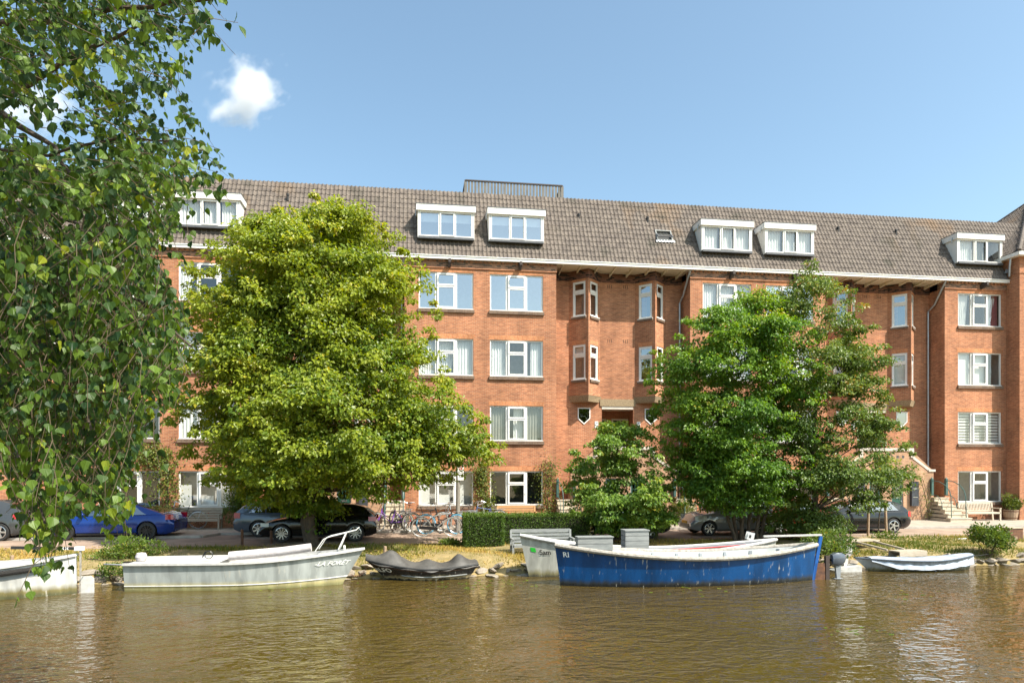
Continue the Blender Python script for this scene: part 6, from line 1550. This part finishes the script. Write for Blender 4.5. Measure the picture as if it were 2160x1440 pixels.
# --- skiff under a pale blue tarp (right)
lf = at_ground(1832, 1203, WZ); rt = at_ground(2038, 1200, WZ)
B, h = build_boat('covered_skiff', 'narrow skiff under a pale blue tarp moored at the right', lf, rt, ((1.0, [(0, .48), (.45, .34), (1, .43)], .35, .50, .12), dict(draft=.1, wl=.6, bow_p=2.0)), M['boat_ltblue'], M['cowl'], .025, M['in_grey'], floor_z=.04)
rows = []
for v_ in np.linspace(-1, 1, 15):
    r_ = []
    for i in range(35):
        s = i/34*.90; e = h.pt(s, 1, 1 if v_ >= 0 else -1, -.035); sag = .05*math.exp(-((s-.08)/.12)**2)+.06*math.exp(-((s-.8)/.1)**2)+.05*math.exp(-((s-.30)/.05)**2)+.05*math.exp(-((s-.58)/.05)**2)
        hang = .30-.22*max(0, (s-.72)/.2); z = e.z+.035+sag*(1-abs(v_)**2)-hang*max(0, (abs(v_)-.72)/.28)**.8*(1+.03*math.sin(s*27)+.02*math.sin(s*71)); r_.append((e.x, abs(e.y)*(v_*1.02)+(.012*math.sin(s*47+v_*3)+.01*math.sin(s*90))*(abs(v_) > .7), z))
    rows.append(r_)
mb = MB(); mb.grid(rows); mb.build('tarp', M['tarp_blue'], B, smooth='all')
mb = MB()
mb.tube([Vector(rows[-1][16])+Vector((0, .01, -.06)), h.pt(.45, .4, 1, -.04)], .014, 5); mb.build('tarp_cord', M['cowl'], B)

# ================================================================ STREET FURNITURE AND SMALL THINGS
def slat_bench(label, loc, rz, w, mat, vertical, group='wooden benches'):
    Bn = empty('bench', loc, rz, label, 'bench', group)      # local: x along, -y front
    for s in (0, w):
        mb = MB(); mb.box(s-.035, s+.035, -.5, -.43, 0, .62); mb.build('leg', mat, Bn); mb = MB(); mb.beam((s, 0, 0), (s, .1, .92), .07, .07); mb.build('leg', mat, Bn); mb = MB(); mb.box(s-.04, s+.04, -.52, .05, .62, .66); mb.build('armrest', mat, Bn)
    for i in range(5): mb = MB(); y = -.46+i*.1; mb.box(.0, w, y-.04, y+.04, .42, .445); mb.build('seat_slat', mat, Bn)
    mb = MB(); mb.beam((0, .03, .5), (w, .03, .5), .03, .06); mb.beam((0, .1, .9), (w, .1, .9), .035, .08); mb.box(0, w, -.5, -.47, .36, .42); mb.build('back_rail', mat, Bn)
    if vertical:
        n_ = int(w/.085)
        for i in range(n_): x = .04+(w-.08)*i/(n_-1); mb = MB(); mb.beam((x, .035, .5), (x, .095, .88), .045, .02); mb.build('back_slat', mat, Bn)
    else:
        for i in range(4): t = i/3; mb = MB(); mb.beam((0, .02+.07*t, .52+.34*t), (w, .02+.07*t, .52+.34*t), .02, .085); mb.build('back_slat', mat, Bn)
    return Bn
q = at_plane(2031, 1097, -.75); slat_bench('pale wooden bench under the right ground floor window', (q.x, -.55, 0), 0, 1.95, M['teak'], True)
q = at_plane(378, 1115, -.7); slat_bench('weathered wooden bench under the left ground floor window', (q.x, -.5, 0), 0, 1.75, M['bleached'], False)
q = at_ground(1080, 1170, -.28); slat_bench('grey slatted bench in front of the hedge above the boats', (q.x, q.y+.2, -.36), 0, 2.1, M['greywood'], False)
mb = MB(); q = at_plane(1050, 1085, -.6); slat_bench('light wooden bench half hidden behind the hedge', (q.x, -.6, 0), 0, 1.8, solid('orange_bench_wood', (.48, .27, .12), .7, var=.15, stretch=(1, 6, 6)), False)
# barrel planter
q = at_plane(2130, 1096, -.7); BP = empty('barrel_planter', (q.x, -.75, 0), 0, 'half barrel planter with a flowering shrub in the right corner', 'planter')
mb = MB(); n_ = 16
for i in range(n_):
    a0 = 2*math.pi*i/n_+.015; a1 = 2*math.pi*(i+1)/n_-.015; st_ = MB()
    st_.grid([[(r_*math.cos(a), r_*math.sin(a), z) for a in (a0, a1)] for r_, z in ((.27, 0), (.31, .18), (.34, .38), (.35, .55), (.32, .55))], flip=True); st_.build('stave', M['stakewood'], BP)
mb.lathe([(.262, 0.0), (.30, .18), (.325, .38), (.33, .5), (0, .5)], 16); mb.build('soil', M['soil'], BP)
for z, r_ in ((.1, .295), (.45, .349)): mb = MB(); mb.lathe([(r_, z), (r_+.006, z), (r_+.01, z+.05), (r_+.004, z+.05)], 20); mb.build('hoop', M['rust'], BP)
S = shrub('potted_shrub', 'leafy shrub with pink tips growing in the half barrel', (q.x+.1, -.75, .45), .62, .5, 1.05, M['vine'], 1300, .1, 141)
# lamp post with traffic sign
q = at_ground(966, 1119, 0); LP = empty('lamp_post', (q.x, q.y, 0), 0, 'grey tapered post carrying a white traffic sign among the bicycles', 'post')
mb = MB(); mb.lathe([(.11, 0), (.11, .7), (.095, .75), (.085, 2.0), (.07, 3.6), (0.0, 3.62)], 14); mb.build('pole', solid('post_grey', (.20, .18, .15), .6), LP, smooth=True)
mb = MB(); mb.box(-.02, .24, -.125, -.105, 2.2, 2.88); sg = mb.build('sign_plate', M['white'], LP)
mb = MB(); ring = MB(); ring.lathe([(.055, -.130), (.085, -.130)], 24, axis='y', o=(.11, 0, 2.74)); ring.build('sign_ring', M['red'], sg); mb.lathe([(0, -.129), (.055, -.129)], 20, axis='y', o=(.11, 0, 2.74)); mb.build('sign_face', M['white'], sg)
mb = MB(); mb.beam((.07, -.133, 2.78), (.15, -.133, 2.70), .006, .018); mb.build('sign_bar', M['red'], sg)
mb = MB()
for z in (2.50, 2.42, 2.33):
    for i in range(4): mb.box(.03+i*.042, .06+i*.042, -.1285, -.124, z, z+.035)
mb.build('sign_text', M['zinc'], sg)
# mooring posts
for px, py, hh, lb in ((811, 1178, .5, 'short wooden mooring post behind the black dinghy'), (511, 1158, .62, 'thin dark mooring post behind the grey-green launch'), (25, 1192, .4, 'pale mooring post behind the white boat at the left'), (572, 1152, .5, 'thin iron mooring pin near the lime tree')):
    q = at_ground(px, py, bank_z(0, -9.5)); z = bank_z(q.x, q.y); mb = MB(); mb.lathe([(.05, -.2), (.05, hh-.02), (.042, hh), (0, hh)], 8)
    tag(mb.build('mooring_post', M['stakewood'] if 'pale' in lb or 'wooden' in lb else M['rust'], None, (q.x, q.y, z), (R(3), R(random.uniform(-4, 4)), 0)), lb, 'post', 'mooring posts')
# chain from the launch to the stones
CH = empty('mooring_chain', tuple(at_ground(745, 1212, -.55)), 0, 'rusty mooring chain hanging between launch and dinghy', 'chain')
P0 = at_plane(742, 1212, -11.7); P1 = at_plane(783, 1178, -11.9)
for i in range(17):
    t = i/16; p_ = P0.lerp(P1, t)+Vector((0, 0, -.22*math.sin(t*math.pi))); mb = MB(); n_ = 8
    mb.tube([(.032*math.cos(2*math.pi*k/n_), 0, .02*math.sin(2*math.pi*k/n_)) for k in range(n_)], .008, 4, closed=True); mb.build('chain_link', M['rust'], CH, tuple(p_-CH.location), (R(90*(i % 2)), R(30), 0))
# wooden gangway on the bank
q = at_ground(1915, 1182, -.5); GW = empty('wooden_gangway', (q.x, q.y+.0, -.3), R(6), 'bleached wooden gangway and landing stage behind the covered skiff', 'gangway')
for i in range(4): mb = MB(); mb.box(-.55+i*.285, -.27+i*.285, -.22, .28, .12, .16); mb.build('plank', M['bleached'], GW)
mb = MB(); mb.box(-.55, .58, -.235, -.2, -.02, .118); mb.box(-.55, .58, .25, .28, -.05, .118); mb.build('edge_board', M['bleached'], GW)
for x0, x1 in ((-.62, -.9), (.1, -.12)): mb = MB(); mb.beam((x0, .25, .16), (x1, 1.5, .34), .07, .06); mb.build('side_rail', M['bleached'], GW)
for i in range(5): mb = MB(); y = 1.42+i*.13; mb.box(-1.1, .15, y, y+.12, .33+.004*i, .37+.004*i); mb.build('plank', M['bleached'], GW)
mb = MB(); mb.lathe([(.09, -.3), (.085, .28), (0, .28)], 10, o=(-1.2, 1.35, 0)); mb.build('support_post', M['stakewood'], GW)
# rusty bollard block
q = at_ground(2130, 1141, -.2); RB = empty('rusty_bollard', (q.x, q.y, -.2), R(8), 'rusty iron block at the right edge of the grass bank', 'bollard')
mb = MB(); mb.box(0, .7, 0, .4, 0.05, .5); mb.build('block', M['rust'], RB); mb = MB(); mb.box(-.03, .73, -.03, .43, .5, .54); mb.build('cap', M['bleached'], RB); mb = MB(); mb.lathe([(.09, -.1), (.08, .2), (0, .2)], 10, o=(.08, -.15, 0)); mb.build('foot', M['stakewood'], RB)
# driftwood and white pipe on the bank
q = at_ground(2020, 1140, -.2); mb = MB(); mb.tube([(0, 0, .05), (.42, .05, .06)], .05, 8); tag(mb.build('plastic_pipe', M['gun_white'], None, (q.x, q.y, -.2), smooth=True), 'short white pipe lying in the grass by the loose bush', 'pipe')
# tilted notice board in the undergrowth
q = at_plane(1580, 1142, -9.4); NB = empty('notice_board', (q.x, -9.4, bank_z(0, -9.4)), 0, 'tilted white notice board in the undergrowth behind the boats', 'sign')
mb = MB(); mb.beam((0, 0, -.1), (.02, 0, .45), .03, .03); mb.build('stake', M['greywood'], NB); mb = MB(); mb.box(-.17, .17, -.03, -.016, -.13, .15); mb.build('board', solid('notice_white', (.5, .52, .55), .6, var=.2, scale=30), NB, (.02, 0, .42), (0, R(14), 0)); mb = MB(); mb.box(-.03, .05, -.034, -.028, -.06, .05); mb.build('dark_mark', M['black'], NB, (.02, 0, .42), (0, R(14), 0))
# blue parcel-like sign high in the tree gap
q = at_plane(1604, 1000, -3.6); TS = empty('street_sign', (q.x, -3.6, 0), 0, 'small blue traffic sign on a post glimpsed through the trees', 'sign')
mb = MB(); mb.lathe([(.03, 0), (.03, 2.75), (0, 2.76)], 8); mb.build('pole', M['steel'], TS); mb = MB(); mb.lathe([(0, -.06), (.2, -.06), (.2, -.045)], 20, axis='y', o=(0, 0, 2.55)); mb.build('sign_disc', solid('sign_blue', (.02, .2, .55), .4), TS)
# mooring ropes of the boats
def rope(label, a, b, sag, r=.012):
    a = Vector(a); b = Vector(b); mb = MB(); mb.tube([a.lerp(b, i/12)+Vector((0, 0, -sag*math.sin(math.pi*i/12))) for i in range(13)], r, 5); tag(mb.build('mooring_rope', M['black'], None), label, 'rope', 'mooring ropes')
rope('dark mooring line from the white boat across to the bank bush', at_plane(184, 1178, -13.5), at_plane(262, 1180, -11.2), .02)
rope('dark line hanging from the skiff to the bank at the right', at_plane(2046, 1172, -12.5), at_plane(2110, 1160, -10.6), .05)
# rooftop clouds: far beyond the houses
def cloud(label, px, py, dist, sx, sy, sz, seed, dens):
    q = at_depth(px, py, dist); bm = bmesh.new(); bmesh.ops.create_icosphere(bm, subdivisions=3, radius=1); me = bpy.data.meshes.new('cloud'); bm.to_mesh(me); bm.free()
    m, n, l, p = new_mat('cloud_vapour'); n.remove(p); vol = n.new('ShaderNodeVolumePrincipled'); vol.inputs['Color'].default_value = (1, 1, 1, 1); vol.inputs['Anisotropy'].default_value = .2
    tc = n.new('ShaderNodeTexCoord'); le = n.new('ShaderNodeVectorMath'); le.operation = 'LENGTH'; l.new(tc.outputs['Object'], le.inputs[0])
    mp = n.new('ShaderNodeMapping'); mp.inputs['Location'].default_value = (seed, seed*.7, 0); l.new(tc.outputs['Object'], mp.inputs[0])
    no = n.new('ShaderNodeTexNoise'); no.inputs['Scale'].default_value = 1.5; no.inputs['Detail'].default_value = 7; no.inputs['Roughness'].default_value = .58; l.new(mp.outputs[0], no.inputs['Vector'])
    a = n.new('ShaderNodeMath'); a.operation = 'MULTIPLY_ADD'; l.new(le.outputs['Value'], a.inputs[0]); a.inputs[1].default_value = -.42; l.new(no.outputs[0], a.inputs[2])
    mr = n.new('ShaderNodeMapRange'); mr.inputs[1].default_value = .24; mr.inputs[2].default_value = .5; mr.inputs[4].default_value = dens; l.new(a.outputs[0], mr.inputs[0]); l.new(mr.outputs[0], vol.inputs['Density'])
    l.new(vol.outputs[0], n['Material Output'].inputs['Volume']); me.materials.append(m); o = link('cloud', me, None, tuple(q), (0, R(-35), 0), (sx, sy, sz)); tag(o, label, 'cloud', kind='stuff')
cloud('small white cloud in the blue sky above the roof', 525, 192, 1500, 125, 80, 88, 3.1, .05)
cloud('pale cloud behind the poplar leaves', 60, 235, 1700, 190, 90, 85, 8.4, .03)
